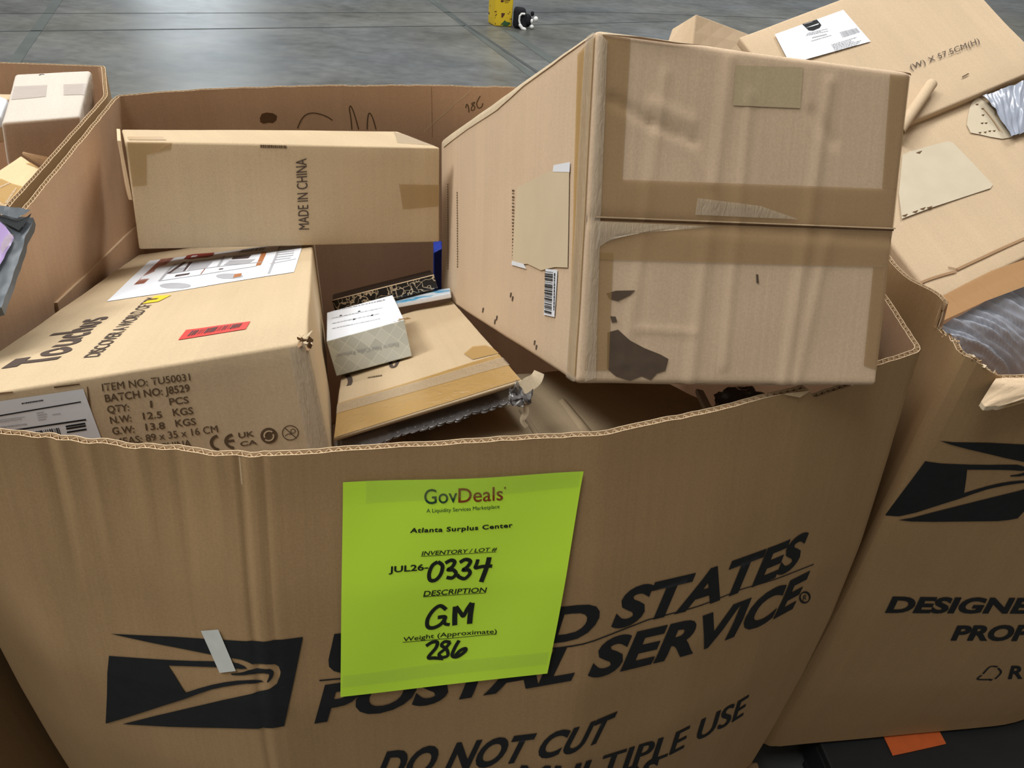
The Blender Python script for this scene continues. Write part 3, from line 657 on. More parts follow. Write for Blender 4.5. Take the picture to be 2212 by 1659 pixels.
# --- narrow carton across the back
MD = Hexa((-.6868, 1.2092, .8032), (-.1797, .0321, .3424), (.5495, .118, .1901), {(0, 0, 1): (270, 305), (1, 0, 1): (953, 318), (1, 0, 0): (950, 524), (0, 0, 0): (300, 541), (0, 1, 1): (262, 279), (1, 1, 1): (858, 282)}, r=.004, seed=2, amp=.002, freq=4).scale(.925).move([(0, 1, 0), (1, 1, 0)], (0, 0, .03))
t = thing('narrow_carton', 'brown carton lettered MADE IN CHINA lying across the back of the middle bin', 'carton', MD.c[(0, 0, 0)])
mb = MB(); MD.mesh(mb, K_BOX); f = MD.on('F', Z(0, 100, .31646))
f.text(mb, 'MADE IN CHINA', [(2110, 1248), (2090, 764), (2016, 770), (2040, 1250)], INK_G, e, .009)
f.lines(mb, [(1775, 700), (1960, 705), (1960, 675), (1775, 670)], INK_BR, 1, 21, .0008, .6, .97)
mb.build('carton_body', t, smooth=True, weld=2e-5)
m2 = MB(); f.poly(m2, [(868, 652), (1176, 658), (1165, 705), (1000, 742), (1002, 950), (905, 958)], TAPE_F, .0009, .03); m2.build('tape_strip', t)
m2 = MB(); f2 = MD.on('F'); f2.poly(m2, [(862, 398), (951, 400), (950, 446), (870, 452)], TAPE_F, .0009, .03); m2.build('tape_strip', t)
m2 = MB(); tt = MD.on('T'); tt.quad(m2, [(278, 303), (360, 304), (350, 296), (275, 296)], TAPE, .0009, (4, 2)); m2.build('tape_strip', t); m2 = MB(); tt.quad(m2, [(858, 308), (948, 314), (900, 291), (850, 284)], TAPE_S, .0009, (4, 2)); m2.build('tape_strip', t)
# lifted side flap on its left end
a = MD.c[(0, 0, 1)]; b = MD.c[(0, 1, 1)]; dv = np.array([-.016, -.012, -.105])
m2 = MB(); h = Hexa.pts([a+np.array([-.010, -.004, .002]), a+np.array([-.004, -.004, .002]), b+np.array([-.002, 0, 0]), b+np.array([-.008, 0, 0])], [a+dv*.9+np.array([.002, 0, 0]), a+dv*.9+np.array([.008, 0, 0]), b+dv*.9+np.array([.006, 0, 0]), b+dv*.9], r=.001); h.mesh(m2, K_EDGE, cell=.05); m2.build('side_flap', t)

# --- big worn carton on top
CR = [('x',)]
BG = Hexa((.0606, .5918, 1.0527), (-.4827, .0329, .2646), (.3429, .88, .3224), {(0, 0, 1): (1287, 64), (1, 0, 1): (1972, 155), (1, 0, 0): (1897, 836), (0, 0, 0): (1243, 829), (0, 1, 1): (953, 304), (0, 1, 0): (953, 640)}, r=.006, seed=3, amp=.0016, freq=5,
          creases=[(1, 0, (.02, .262), (.06, .245), .005, -0.00170), (1, 0, (.06, .245), (.105, .232), .004, -0.00160), (1, 0, (.06, .262), (.10, .25), .006, 0.00110), (1, 0, (.095, .235), (.125, .195), .004, 0.00110), (1, 0, (.135, .31), (.12, .0), .006, 0.00139), (1, 0, (.16, .28), (.155, .02), .005, 0.00113), (1, 0, (.245, .30), (.225, .0), .006, 0.00176), (1, 0, (.23, .27), (.255, .245), .006, -0.00126),
                   (1, 0, (.26, .15), (.24, .0), .006, 0.00126), (1, 0, (.07, .29), (.05, .02), .005, 0.00095), (1, 0, (.06, .055), (.12, .052), .003, 0.00095), (1, 0, (.0, .155), (.343, .155), .006, -0.00126)]).scale(.99)
t = thing('large_worn_carton', 'big scuffed taped carton lying on top, overhanging the front right rim of the middle bin', 'carton', BG.c[(0, 0, 0)])
mb = MB(); BG.mesh(mb, K_BIG, cells={'F': .004, 'L': .012}); f = BG.on('F'); l = BG.on('L')
STN = plain('dark_brown_stain', (.095, .068, .048), .8, .35, 60, .2); OLV = kraft('greenish_card', (.445, .36, .225))
f.poly(mb, [(1312, 718), (1335, 712), (1360, 735), (1392, 752), (1425, 765), (1443, 775), (1436, 800), (1418, 806), (1405, 820), (1385, 812), (1360, 822), (1330, 812), (1311, 796)], STN, .0008)
f.poly(mb, [(1310, 634), (1330, 628), (1372, 627), (1360, 638), (1335, 650), (1316, 645)], STN, .0008)
f.poly(mb, [(1318, 683), (1330, 684), (1333, 695), (1322, 697)], STN, .0008)
f.poly(mb, [(1632, 592), (1637, 593), (1638, 612), (1633, 611)], STN, .0008)
f.quad(mb, [(1583, 228), (1728, 234), (1735, 146), (1589, 141)], OLV, .0007, (12, 8))
l.poly(mb, [(957, 302), (1060, 224), (1170, 138), (1283, 66), (1281, 78), (1200, 138), (1135, 185), (1075, 238), (1010, 280), (960, 318)], K_TORN, .0012)
for i, (y0, y1) in enumerate(((405, 560),)):
    for k in range(22):
        y = 410+k*7; s_ = random.Random(k).uniform(1.5, 3.5); l.quad(mb, [(1106, y+s_), (1111, y+s_), (1111, y), (1106, y)], INK_BR, .0008, (1, 1))
for k in range(30): l.quad(mb, [(988, 418+k*5.5), (990, 418+k*5.5), (990, 415+k*5.5), (988, 415+k*5.5)], INK_BR, .0008, (1, 1))
for k in range(34): l.quad(mb, [(967, 400+k*5.5), (968.6, 400+k*5.5), (968.6, 397+k*5.5), (967, 397+k*5.5)], INK_BR, .0008, (1, 1))
for (x, y) in ((1102, 632), (1106, 640), (1153, 735), (1157, 745), (1042, 665), (1068, 690), (1072, 682)): l.quad(mb, [(x, y+10), (x+2, y+10), (x+4, y), (x+1, y)], STN, .0008, (1, 1))
mb.build('carton_body', t, smooth=True, weld=2e-5)
def bt(q, mat, face, n=(14, 6), e=.0011, nm='tape_strip', lab=None):
    m2 = MB(); face.quad(m2, q, mat, e, n); o = m2.build(nm, t, smooth=True)
    if lab: tag(o, lab)
    return o
bt([(1288, 470), (1938, 495), (1942, 409), (1290, 386)], TAPE_D, f, (40, 8))
bt([(1282, 560), (1932, 578), (1937, 501), (1284, 476)], TAPE_D, f, (40, 8), .0013)
bt([(1291, 386), (1344, 389), (1361, 85), (1302, 72)], TAPE_D, f, (6, 30), .0009)
bt([(1905, 407), (1944, 409), (1968, 165), (1922, 160)], TAPE_D, f, (6, 24), .0009)
bt([(1866, 790), (1900, 800), (1931, 578), (1886, 577)], TAPE_D, f, (6, 20), .0009)
bt([(1262, 800), (1314, 800), (1325, 545), (1283, 545)], TAPE_D, f, (6, 20), .0009)
bt([(1500, 464), (1722, 474), (1640, 445), (1505, 428)], TAPE_S, f, (14, 4), .0022, 'clear_tape_wrinkle', 'shiny wrinkled clear tape at the seam')
bt([(1285, 540), (1330, 505), (1560, 490), (1290, 478)], TAPE_S, f, (14, 4), .0022, 'clear_tape_wrinkle', 'shiny wrinkled clear tape at the seam')
m2 = MB(); f.poly(m2, [(1294, 67), (1380, 77), (1460, 86), (1560, 97), (1700, 116), (1830, 134), (1930, 148), (1966, 158), (1920, 150), (1830, 141), (1720, 124), (1600, 110), (1540, 99), (1460, 94), (1380, 82), (1300, 76)], K_TORN, .002, .02); m2.build('frayed_edge', t)
m2 = MB(); f.poly(m2, [(1300, 77), (1380, 83), (1460, 95), (1540, 100), (1460, 98), (1380, 88)], INK_ST, .0026, .02); m2.build('painted_edge_crease', t)  # crease under the frayed edge, its shade put into the colour
# flap seam
m2 = MB(); f.quad(m2, [(1284, 476), (1938, 500), (1938, 495), (1286, 470)], INK_ST, .0016, (40, 1)); m2.build('flap_seam', t)
m2 = MB(); f.quad(m2, [(1286, 470), (1938, 495.5), (1938, 492.5), (1286, 467)], K_EDGE, .0032, (40, 1)); m2.build('flap_edge', t)
# left side: tape, torn label, barcode
bt([(1228, 800), (1246, 815), (1287, 78), (1251, 118)], TAPE, l, (5, 40), .0011)
m2 = MB(); l.poly(m2, [(1119, 405), (1150, 390), (1190, 371), (1233, 366), (1230, 470), (1228, 578), (1200, 577), (1170, 584), (1140, 570), (1107, 573), (1112, 480)], plain('torn_label_paper', (.56, .47, .32), .8, .06, 20), .0013); tag(m2.build('torn_label', t), 'pale torn remains of a label')
m2 = MB(); l.quad(m2, [(1198, 371), (1234, 372), (1235, 350), (1200, 357)], WHITE, .0015, (2, 2)); tag(m2.build('label_scrap', t), 'white scrap of a torn label'); m2 = MB(); l.quad(m2, [(1106, 572), (1138, 581), (1132, 570), (1107, 563)], WHITE, .0015, (2, 2)); tag(m2.build('label_scrap', t), 'white scrap of a torn label')
m2 = MB(); l.quad(m2, [(1176, 680), (1199, 685), (1206, 583), (1180, 581)], WHITE, .0013, (3, 6)); l.bars(m2, [(1179, 586), (1178, 676), (1193, 680), (1197, 588)], INK, 26, 6, .0018); l.lines(m2, [(1198, 590), (1196, 678), (1200, 679), (1203, 590)], INK, 1, 6, .0018)
tag(m2.build('barcode_label', t), 'narrow white barcode label')
bt([(1262, 822), (1285, 815), (1310, 90), (1287, 66)], TAPE_S, f, (5, 50), .0022, 'clear_corner_tape', 'frayed clear tape down the front left edge')
bt([(1225, 815), (1243, 826), (1286, 68), (1270, 80)], TAPE_S, l, (5, 50), .0022, 'clear_corner_tape', 'frayed clear tape down the front left edge')
m2 = MB(); f.poly(m2, [(1972, 157), (1966, 165), (1950, 158), (1930, 146), (1905, 135), (1925, 137), (1950, 146)], INK_ST, .0022); tag(m2.build('torn_corner', t), 'dark patch painted as the shaded opening at the torn upper right corner')  # flat patch, the dark of the opening is only colour

# --- flat carton with taped edge and bubble wrap
FLT = Hexa((-.168, .6127, .8877), (-.3681, -.2853, .2825), (.216, .5982, .045), {(1, 0, 1): (1128, 822), (0, 0, 1): (720, 947), (1, 1, 1): (976, 648)}, r=.003, seed=4, amp=.002, freq=6)
t = thing('flat_carton', 'flat open carton with shiny tape along its front edge, beside the toy carton', 'carton', FLT.c[(0, 0, 0)])
h = Hexa.pts([FLT.c[(0, 0, 1)], FLT.c[(1, 0, 1)], FLT.c[(1, 1, 1)], FLT.c[(0, 1, 1)]], [FLT.c[k]-np.array([0, 0, .006]) for k in ((0, 0, 1), (1, 0, 1), (1, 1, 1), (0, 1, 1))], r=.0025, seed=4, amp=.0012, freq=6)
mb = MB(); h.mesh(mb, K_BOX, cells={'T': .012}); T = h.on('T', Z(600, 500, .31646)); FT = T
T.stroke(mb, [(770, 890), (775, 920), (800, 925), (828, 870)], 9, INK_G); T.stroke(mb, [(470, 980), (490, 1000), (495, 1030), (485, 1052)], 12, INK_G)
T.lines(mb, [(620, 1010), (760, 985), (770, 965), (610, 990)], INK_BR, 1, 4, .0008)
mb.build('top_flap', t, smooth=True, weld=2e-5)
m2 = MB(); T.quad(m2, [(384, 1408), (1652, 1018), (1560, 825), (372, 1190)], TAPE_G, .0010, (40, 10)); m2.build('tape_strip', t, smooth=True)
m2 = MB(); T.quad(m2, [(378, 1255), (1640, 900), (1600, 845), (372, 1198)], TAPE_S, .0018, (40, 4)); tag(m2.build('wrinkled_tape_strip', t, smooth=True), 'glossy wrinkled strip of clear tape')
m2 = MB(); T.poly(m2, [(1270, 840), (1330, 790), (1420, 782), (1470, 805), (1560, 820), (1330, 880)], TAPE, .0014, .03); m2.build('tape_patch', t)
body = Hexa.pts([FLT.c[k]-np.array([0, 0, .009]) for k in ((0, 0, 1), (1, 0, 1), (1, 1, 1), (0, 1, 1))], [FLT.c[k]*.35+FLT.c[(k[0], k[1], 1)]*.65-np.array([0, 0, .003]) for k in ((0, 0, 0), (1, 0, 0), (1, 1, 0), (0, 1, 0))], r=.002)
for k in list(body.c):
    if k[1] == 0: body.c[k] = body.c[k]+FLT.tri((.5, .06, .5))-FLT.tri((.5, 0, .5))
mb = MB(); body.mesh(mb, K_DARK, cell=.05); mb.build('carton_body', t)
# bubble wrap spilling out under the flap
m, nt, b = newmat('bubble_wrap'); b.inputs['Base Color'].default_value = (.16, .155, .155, 1); b.inputs['Roughness'].default_value = .12; b.inputs['Alpha'].default_value = .8; b.inputs['Specular IOR Level'].default_value = .7; BUB = m
A0 = FLT.c[(0, 0, 0)]*.45+FLT.c[(0, 0, 1)]*.55; A1 = FLT.c[(1, 0, 0)]*.5+FLT.c[(1, 0, 1)]*.5; B0 = FLT.c[(0, 0, 1)]-np.array([0, 0, .010]); B1 = FLT.c[(1, 0, 1)]-np.array([0, 0, .010]); yb = FLT.tri((.5, .05, .5))-FLT.tri((.5, 0, .5))
def bw(u, v):
    p = (A0*(1-u)+A1*u)*(1-v)+(B0*(1-u)+B1*u)*v; x = u*.231; z = v*.024
    p = p+yb*(.25+.6*v*v)+np.array([0, -.006*math.sin(v*3.1), -.003])
    i = round(z/.0095); cx = round((x-(.0055 if i % 2 else 0))/.011)*.011+(.0055 if i % 2 else 0); d = math.hypot(x-cx, z-i*.0095)/.0052
    hgt = .0042*math.sqrt(max(0, 1-d*d)); n_ = noise.noise(Vector((x*40, z*40, 2)))*.006
    return p+np.array([0, -1, .15])*(hgt+n_)+np.array([0, 0, noise.noise(Vector((x*30, 0, 7)))*.008*(1-v)])
mb = MB(); mb.grid(bw, lin(0, 1, 170), lin(0, 1, 26), BUB); tag(mb.build('bubble_wrap', t, smooth=True), 'crumpled clear bubble wrap')
# torn paper ear and hanging strip at the right front corner
c = FLT.c[(1, 0, 1)]
def ribbon(pts, w, mat, name, par, th=None, lab=None):
    m2 = MB(); P = [np.array(p, float) for p in pts]; Q = []
    for i in range(len(P)-1):
        p0 = P[max(i-1, 0)]; p1 = P[i]; p2 = P[i+1]; p3 = P[min(i+2, len(P)-1)]
        for tt in np.linspace(0, 1, 6)[:-1]: Q.append(.5*((2*p1)+(-p0+p2)*tt+(2*p0-5*p1+4*p2-p3)*tt*tt+(-p0+3*p1-3*p2+p3)*tt**3))
    Q.append(P[-1]); n = len(Q)
    def fn(u, v):
        i = int(round(u*(n-1))); d = Q[min(i+1, n-1)]-Q[max(i-1, 0)]; s_ = np.cross(d, FW); s_ = s_/(np.linalg.norm(s_)+1e-9)
        return Q[i]+s_*w*(v-.5)*(1-.5*abs(u-.4))
    m2.grid(fn, lin(0, 1, n-1), lin(0, 1, 3), mat); m2.grid(lambda u, v: fn(u, v)+FW*.0008, lin(0, 1, n-1), lin(0, 1, 3), mat, flip=True)
    o = m2.build(name, par, smooth=True)
    if lab: tag(o, lab)
    return o
dC = depth(c)
zz = lambda x, y, d: atd((600+x*.31646, 500+y*.31646), d)
ribbon([zz(1640, 1085, dC-.002), zz(1700, 1050, dC-.01), zz(1760, 1010, dC-.015), zz(1785, 960, dC-.01)], .017, K_TORN, 'torn_paper_ear', t)
ribbon([zz(1690, 1175, dC-.002), zz(1695, 1230, dC), zz(1670, 1290, dC+.004), zz(1700, 1335, dC+.008)], .007, K_TORN, 'torn_paper_strip', t)
m2 = MB(); rn = random.Random(5)
m2.grid(lambda u, v: zz(1590+130*u, 1060+110*v, dC-.006)+np.array([0, 0, 0])+np.array([noise.noise(Vector((u*4, v*4, i_)))*.012 for i_ in (1, 5, 9)]), lin(0, 1, 16), lin(0, 1, 14), BUB); m2.build('bubble_wrap_tuft', t, smooth=True)

# --- small white patterned box
FB = Hexa((-.2606, .8611, .8229), (-.3823, -.2248, .2946), (.1218, .2388, .0562), {(0, 0, 1): (694, 736), (1, 0, 1): (873, 690), (1, 1, 1): (848, 637), (0, 1, 1): (697, 675), (0, 0, 0): (716, 812), (1, 0, 0): (890, 774)}, r=.0015, amp=.0006).scale(.985).move([(0, 1, 0)], (.02, 0, 0)).move([(0, 0, 0), (0, 0, 1), (0, 1, 0), (0, 1, 1)], (.007, 0, 0)).move([(1, 0, 0), (1, 1, 0)], (0, 0, .004)).move([(0, 1, 0)], (0, 0, .004))
m, nt, b = newmat('quilted_print'); L = nt.links.new; tc = nd(nt, 'ShaderNodeTexCoord'); mp = nd(nt, 'ShaderNodeMapping'); mp.inputs['Rotation'].default_value = (0, 0, .85); mp.inputs['Scale'].default_value = (62, 62, 1); L(tc.outputs['UV'], mp.inputs['Vector'])
ck = nd(nt, 'ShaderNodeTexBrick'); ck.offset = 0; ck.inputs['Color1'].default_value = (.46, .50, .47, 1); ck.inputs['Color2'].default_value = (.60, .64, .60, 1); ck.inputs['Mortar'].default_value = (.68, .71, .66, 1); ck.inputs['Scale'].default_value = 1; ck.inputs['Mortar Size'].default_value = .025; ck.inputs['Brick Width'].default_value = 1; ck.inputs['Row Height'].default_value = 1; L(mp.outputs[0], ck.inputs['Vector']); L(ck.outputs[0], b.inputs['Base Color']); b.inputs['Roughness'].default_value = .4; QUI = m
t = thing('small_product_box', 'small white box with a grey quilted pattern, on the flat carton', 'box', FB.c[(0, 0, 0)])
mb = MB(); FB.mesh(mb, WHITE, cell=.03, skip='FR'); S = FB.S('F'); mb.grid(lambda u, v: S(u, v, 0), FB.samp(0, .02), FB.samp(2, .02), QUI); S = FB.S('R'); mb.grid(lambda u, v: S(u, v, 0), FB.samp(1, .03), FB.samp(2, .02), plain('cream_card', (.62, .62, .56), .6))
f = FB.on('F', Z(600, 500, .31646)); f.text(mb, 'Electric Foot Callus Remover', [(823, 755), (393, 838), (398, 866), (826, 783)], GP, .0006)
T = FB.on('T', Z(600, 500, .31646)); T.lines(mb, [(330, 555), (740, 475), (735, 460), (330, 540)], GP, 1, 4, .0006, .5, .98)
for y in (600, 635, 670): T.lines(mb, [(375, y), (720, y-72), (718, y-84), (372, y-12)], plain('pale_grey_print', (.50, .53, .56), .6), 1, y, .0006, .5, .9)
for x, y in ((432, 577), (522, 602), (557, 549), (645, 574)): T.quad(mb, [(x-8, y+5), (x+8, y+1), (x+8, y-5), (x-8, y-1)], INK, .0008, (1, 1))
mb.build('box_body', t, smooth=False, weld=2e-5)
m2 = MB(); cc = FB.c[(1, 0, 1)]; rn = random.Random(2)
for i in range(8):
    p = cc+np.array([rn.uniform(-.014, 0), rn.uniform(-.003, .003), rn.uniform(-.003, .002)]); d = np.array([rn.uniform(-1, 1)*.008, rn.uniform(-.5, .5)*.006, rn.uniform(-.5, .5)*.004]); m2.face([p, p+d, p+d+np.array([.004, .002, -.003]), p+np.array([.003, 0, -.003])], K_EDGE)
m2.build('crushed_corner', t)

# --- magazine and black patterned case lying on the flat carton
NT = FLT.c; n = np.cross(NT[(1, 0, 1)]-NT[(0, 0, 1)], NT[(0, 1, 1)]-NT[(0, 0, 1)]); n = n/np.linalg.norm(n); o0 = NT[(0, 0, 1)]
pl = lambda p, e: atpl(p, o0+n*e, n)
def slab(name, label, cat, px4, e, th, mat, group=None, **k):
    tp = [pl(p, e+th) for p in px4]; h = Hexa.pts(tp, [p-n*th for p in tp], r=min(.002, th*.3), amp=.0005, **k)
    t = thing(name, label, cat, h.c[(0, 0, 0)]); return t, h
MAGM, nt, b = newmat('magazine_cover'); tc = nd(nt, 'ShaderNodeTexCoord'); nn = nd(nt, 'ShaderNodeTexNoise'); nn.inputs['Scale'].default_value = 16; nt.links.new(tc.outputs['UV'], nn.inputs['Vector']); cr = nd(nt, 'ShaderNodeValToRGB'); el = cr.color_ramp.elements; el[0].position = .40; el[0].color = (.08, .36, .62, 1); el[1].position = .52; el[1].color = (.66, .74, .80, 1); nt.links.new(nn.outputs[0], cr.inputs[0]); nt.links.new(cr.outputs[0], b.inputs['Base Color']); b.inputs['Roughness'].default_value = .25
t, h = slab('magazine', 'pale blue glossy magazine between the small white box and the big worn carton', 'magazine', [(858, 656), (973, 634), (972, 623), (848, 640)], .014, .008, MAGM)
mb = MB(); h.mesh(mb, plain('page_edges', (.62, .62, .64), .6, .25, 900), cell=.05, skip='T'); mb.build('pages', t)
mb = MB(); S = h.S('T'); mb.grid(lambda u, v: S(u, v, .0006), h.samp(0, .03), h.samp(1, .03), MAGM); mb.build('cover', t)
BLK, nt, b = newmat('black_floral_print'); L = nt.links.new; tc = nd(nt, 'ShaderNodeTexCoord'); vo = nd(nt, 'ShaderNodeTexVoronoi', feature='DISTANCE_TO_EDGE'); vo.inputs['Scale'].default_value = 62; nz = nd(nt, 'ShaderNodeTexNoise'); nz.inputs['Scale'].default_value = 40; L(tc.outputs['Object'], nz.inputs['Vector']); ad = nd(nt, 'ShaderNodeMix', data_type='VECTOR'); ad.inputs['Factor'].default_value = .06; L(tc.outputs['Object'], ad.inputs['A']); L(nz.outputs['Color'], ad.inputs['B']); L(ad.outputs['Result'], vo.inputs['Vector']); cr = nd(nt, 'ShaderNodeValToRGB'); el = cr.color_ramp.elements; el[0].position = .03; el[0].color = (.50, .40, .27, 1); el[1].position = .06; el[1].color = (.012, .011, .011, 1); L(vo.outputs['Distance'], cr.inputs[0]); L(cr.outputs[0], b.inputs['Base Color']); b.inputs['Roughness'].default_value = .3
fr = [atd(p, d) for p, d in (((716, 648), 1.45), ((938, 592), 1.43))]
up = n*.028; bk = FLT.tri((.5, .12, .5))-FLT.tri((.5, 0, .5))
tp = [fr[0], fr[1], fr[1]+bk, fr[0]+bk]; h = Hexa.pts(tp, [p-up for p in tp], r=.003, amp=.001)
t = thing('patterned_case', 'flat black case with gold flower tracery behind the small white box', 'case', h.c[(0, 0, 0)])
mb = MB(); h.mesh(mb, BLK, cell=.03, skip='T'); mb.build('case_side', t, weld=2e-5)
mb = MB(); S = h.S('T'); mb.grid(lambda u, v: S(u, v, 0), h.samp(0, .03), h.samp(1, .03), plain('black_board', (.02, .019, .018), .35)); S = h.S('F'); mb.grid(lambda u, v: S(u, v, .001), h.samp(0, .03), [h.d[2]-.002, h.d[2]], K_EDGE); mb.build('lid', t)
# --- blue packet deep behind
tp = [atd((936, 545), 1.60), atd((955, 535), 1.60), atd((955, 520), 1.68), atd((936, 520), 1.68)]; h = Hexa.pts(tp, [p-np.array([0, 0, .12]) for p in tp], r=.004)
mb = MB(); h.mesh(mb, plain('blue_plastic', (.02, .06, .45), .35), cell=.05); o = mb.build('blue_packet', None, loc=h.c[(0, 0, 0)]); tag(o, 'sliver of a blue packet in the dark gap under the narrow carton', 'packet')
# --- low carton under the bubble wrap with loose flaps
tp = [np.array(p) for p in ((-.112, .618, .903), (.270, .738, .915), (.20, 1.02, .775), (-.195, .93, .765))]
LC = Hexa.pts(tp, [p+np.array([0, 0, -.28]) for p in tp], r=.008, seed=6, amp=.003)
t = thing('low_carton', 'brown carton low in the middle bin, just behind its front rim', 'carton', LC.c[(0, 0, 0)])
mb = MB(); LC.mesh(mb, K_BOX); mb.build('carton_body', t, smooth=True, weld=2e-5)
T = LC.on('T'); m2 = MB(); T.quad(m2, [(880, 965), (930, 958), (925, 915), (885, 925)], TAPE_S, .002, (4, 6)); tag(m2.build('tape_patch', t), 'wrinkled clear tape on its left corner')
for q in ([(1262, 940), (1284, 936), (1222, 866), (1207, 868)], [(1160, 950), (1172, 948), (1128, 885), (1120, 888)]):
    S = T.S; uq = T.uvs(q); m2 = MB(); m2.grid(lambda u, v: S(*bil(uq, u, v), .0012+.0035*math.sin(u*math.pi)), lin(0, 1, 8), lin(0, 1, 8), K_BOX); m2.build('fold_ridge', t, smooth=True)
# pale board standing on edge
a = atd((1503, 838), .99); b = atd((1526, 888), .92); th = np.array([.010, -.003, 0]); dn = np.array([0, 0, -.008])
h = Hexa.pts([b, b+th, a+th, a], [b+dn, b+th+dn, a+th+dn, a+dn], r=.002); mb = MB(); h.mesh(mb, K_WHITE, cell=.05); o = mb.build('upright_board', None, loc=h.c[(0, 0, 0)]); tag(o, 'pale board on edge below the big worn carton', 'board')
# grey plastic wad under the big carton
PLG, nt, b = newmat('grey_plastic_wrap'); b.inputs['Base Color'].default_value = (.10, .10, .105, 1); b.inputs['Roughness'].default_value = .25
mb = MB(); cc = atd((1605, 884), .98)
def blob(u, v):
    th_ = u*2*math.pi; ph = v*math.pi; d = np.array([math.cos(th_)*math.sin(ph), math.sin(th_)*math.sin(ph), math.cos(ph)]); k = 1+.25*noise.noise(Vector(d*3+Vector((4, 4, 4)).to_3d()) if False else Vector((d[0]*3+4, d[1]*3, d[2]*3)))
    return cc+d*np.array([.038, .03, .028])*k
mb.grid(blob, lin(0, 1, 40), lin(.001, .999, 24), PLG, flip=True); o = mb.build('plastic_wad', None, smooth=True, loc=cc-np.array([0, 0, .035])); tag(o, 'grey crumpled plastic wad below the big worn carton, behind the rim', 'plastic wrap')
# round dark cushion in the front right corner
DKC = plain('dark_blue_grey_fabric', (.035, .042, .048), .75, .2, 300)
cc = atd((1905, 745), .96); cc = cc+np.array([-.050, .040, -.02]); mb = MB()
def torus(u, v, R, r_): 
    a = u*2*math.pi; b_ = v*2*math.pi; return np.array([(R+r_*math.cos(b_))*math.cos(a), r_*math.sin(b_), (R+r_*math.cos(b_))*math.sin(a)])
Mz = rot((.5, 0, .3)); t = thing('round_cushion', 'round dark cushion tucked in the front right corner of the middle bin', 'cushion', cc)
mb.grid(lambda u, v: cc+Mz@(np.array([math.cos(u*6.2832)*math.sin(v*math.pi)*.047, -math.cos(v*math.pi)*.03, math.sin(u*6.2832)*math.sin(v*math.pi)*.047])), lin(0, 1, 48), lin(.001, .999, 20), DKC); mb.build('cover', t, smooth=True)
mb = MB(); mb.grid(lambda u, v: cc+Mz@torus(u, v, .046, .005), lin(0, 1, 48), lin(0, 1, 10), plain('dark_piping', (.02, .024, .028), .6)); mb.build('piping', t, smooth=True)

# ================================================================== RIGHT BIN
RP = [(.505, 1.75), (.507, .935), (.549, .874), (.506, .7357), (1.038, .826), (1.36, .98), (1.40, 1.85), (1.2, 2.05), (.60, 1.98)]
RO_ = [(0, 0), (.0, .0), (.01, .0), (.0, -.012), (.0, -.03), (.02, -.01), (.02, 0), (0, .01), (0, .01)]
WR = Wall(RP, RO_, 1.02, (), seed=6, rad=.05, prof=((0, 0), (.2, .5), (.45, 1), (.7, .7), (.88, 0)))
def near(W, p): 
    i = int(np.argmin(np.linalg.norm(W.P[:-1]-np.array(p), axis=1))); return W.L[i]
s2, s3, s4 = near(WR, (.549, .874)), near(WR, (.506, .7357)), near(WR, (1.038, .826))
onr = On(WR.S, (s3, .05))
TA, TB = np.array((2038., 722.)), np.array((2158., 818.))
def torn(a):   # height on the wall where the torn edge runs
    d = TB-TA
    f = lambda h: (lambda q: d[0]*(q[1]-TA[1])-d[1]*(q[0]-TA[0]))(proj(WR.S(a, h)))
    lo, hi = -.02, .25
    for _ in range(30):
        m_ = (lo+hi)/2
        if f(m_) < 0: lo = m_
        else: hi = m_
    return max(0, lo)
a_b, h_b = inv(lambda a, b, e: WR.S(a, b, 0), (2158, 818), (s3+.05, .02)); h_b = max(.005, float(h_b))
def rtop(a):
    if a < s2+.003 or a > s4+.3: return .001*noise.noise(Vector((a*30, 0, 2)))
    if a < a_b: return max(.002, torn(a)+.004*noise.noise(Vector((a*60, 0, 2))))
    return h_b+.002*noise.noise(Vector((a*40, 0, 2)))
rroot = thing('corrugated_bulk_bin', 'large cardboard bulk bin at the right with a torn rim, lettered DESIGNED', 'bulk bin', (.95, 1.35, .12), 'cardboard bulk bins')
# emblem: affine from the design frame to this wall, fixed by matching points
src = np.array([(247, 463), (238, 595), (218, 1000), (318, 1003), (590, 652), (692, 815)], float)
dstp = [(2028, 952), (2002, 994), (1912, 1115), (1941, 1120), (2087, 1015), (2083, 1064)]
dst = np.array([onr.uv(p) for p in dstp]); M_, *_ = np.linalg.lstsq(np.c_[src, np.ones(len(src))], dst, rcond=None)
def right_ink(mb):
    e = .0009
    for P in (EA, EB, EC): ov_poly(mb, WR.S, [tuple(np.array([x, y, 1])@M_) for x, y in P], INK, e, .006)
    z2 = On(WR.S, (s3+.2, .3), Z(1700, 1000, .23147)); z3 = On(WR.S, (s3+.2, .5), Z(1600, 1300, .27667))
    z2.text(mb, 'DESIGNED', [(915, 1388), (2470, 1398), (2545, 1262), (985, 1243)], INK, e, .042, 1.0)
    z2.text(mb, 'PROP', [(1527, 1647), (2240, 1652), (2310, 1508), (1588, 1515)], INK, e, .042, 1.0)
    z3.text(mb, 'R', [(2085, 597), (2200, 595), (2225, 495), (2112, 497)], INK, e, .03)
    for l in ([(1890, 560), (1945, 505), (2005, 505)], [(2008, 515), (2030, 550), (1985, 600)], [(1965, 605), (1850, 602), (1880, 570)], [(1935, 600), (1955, 612)]): z3.stroke(mb, l, 10, INK, e)
build_bin('right', WR, rroot, .12, rtop, ink=right_ink)
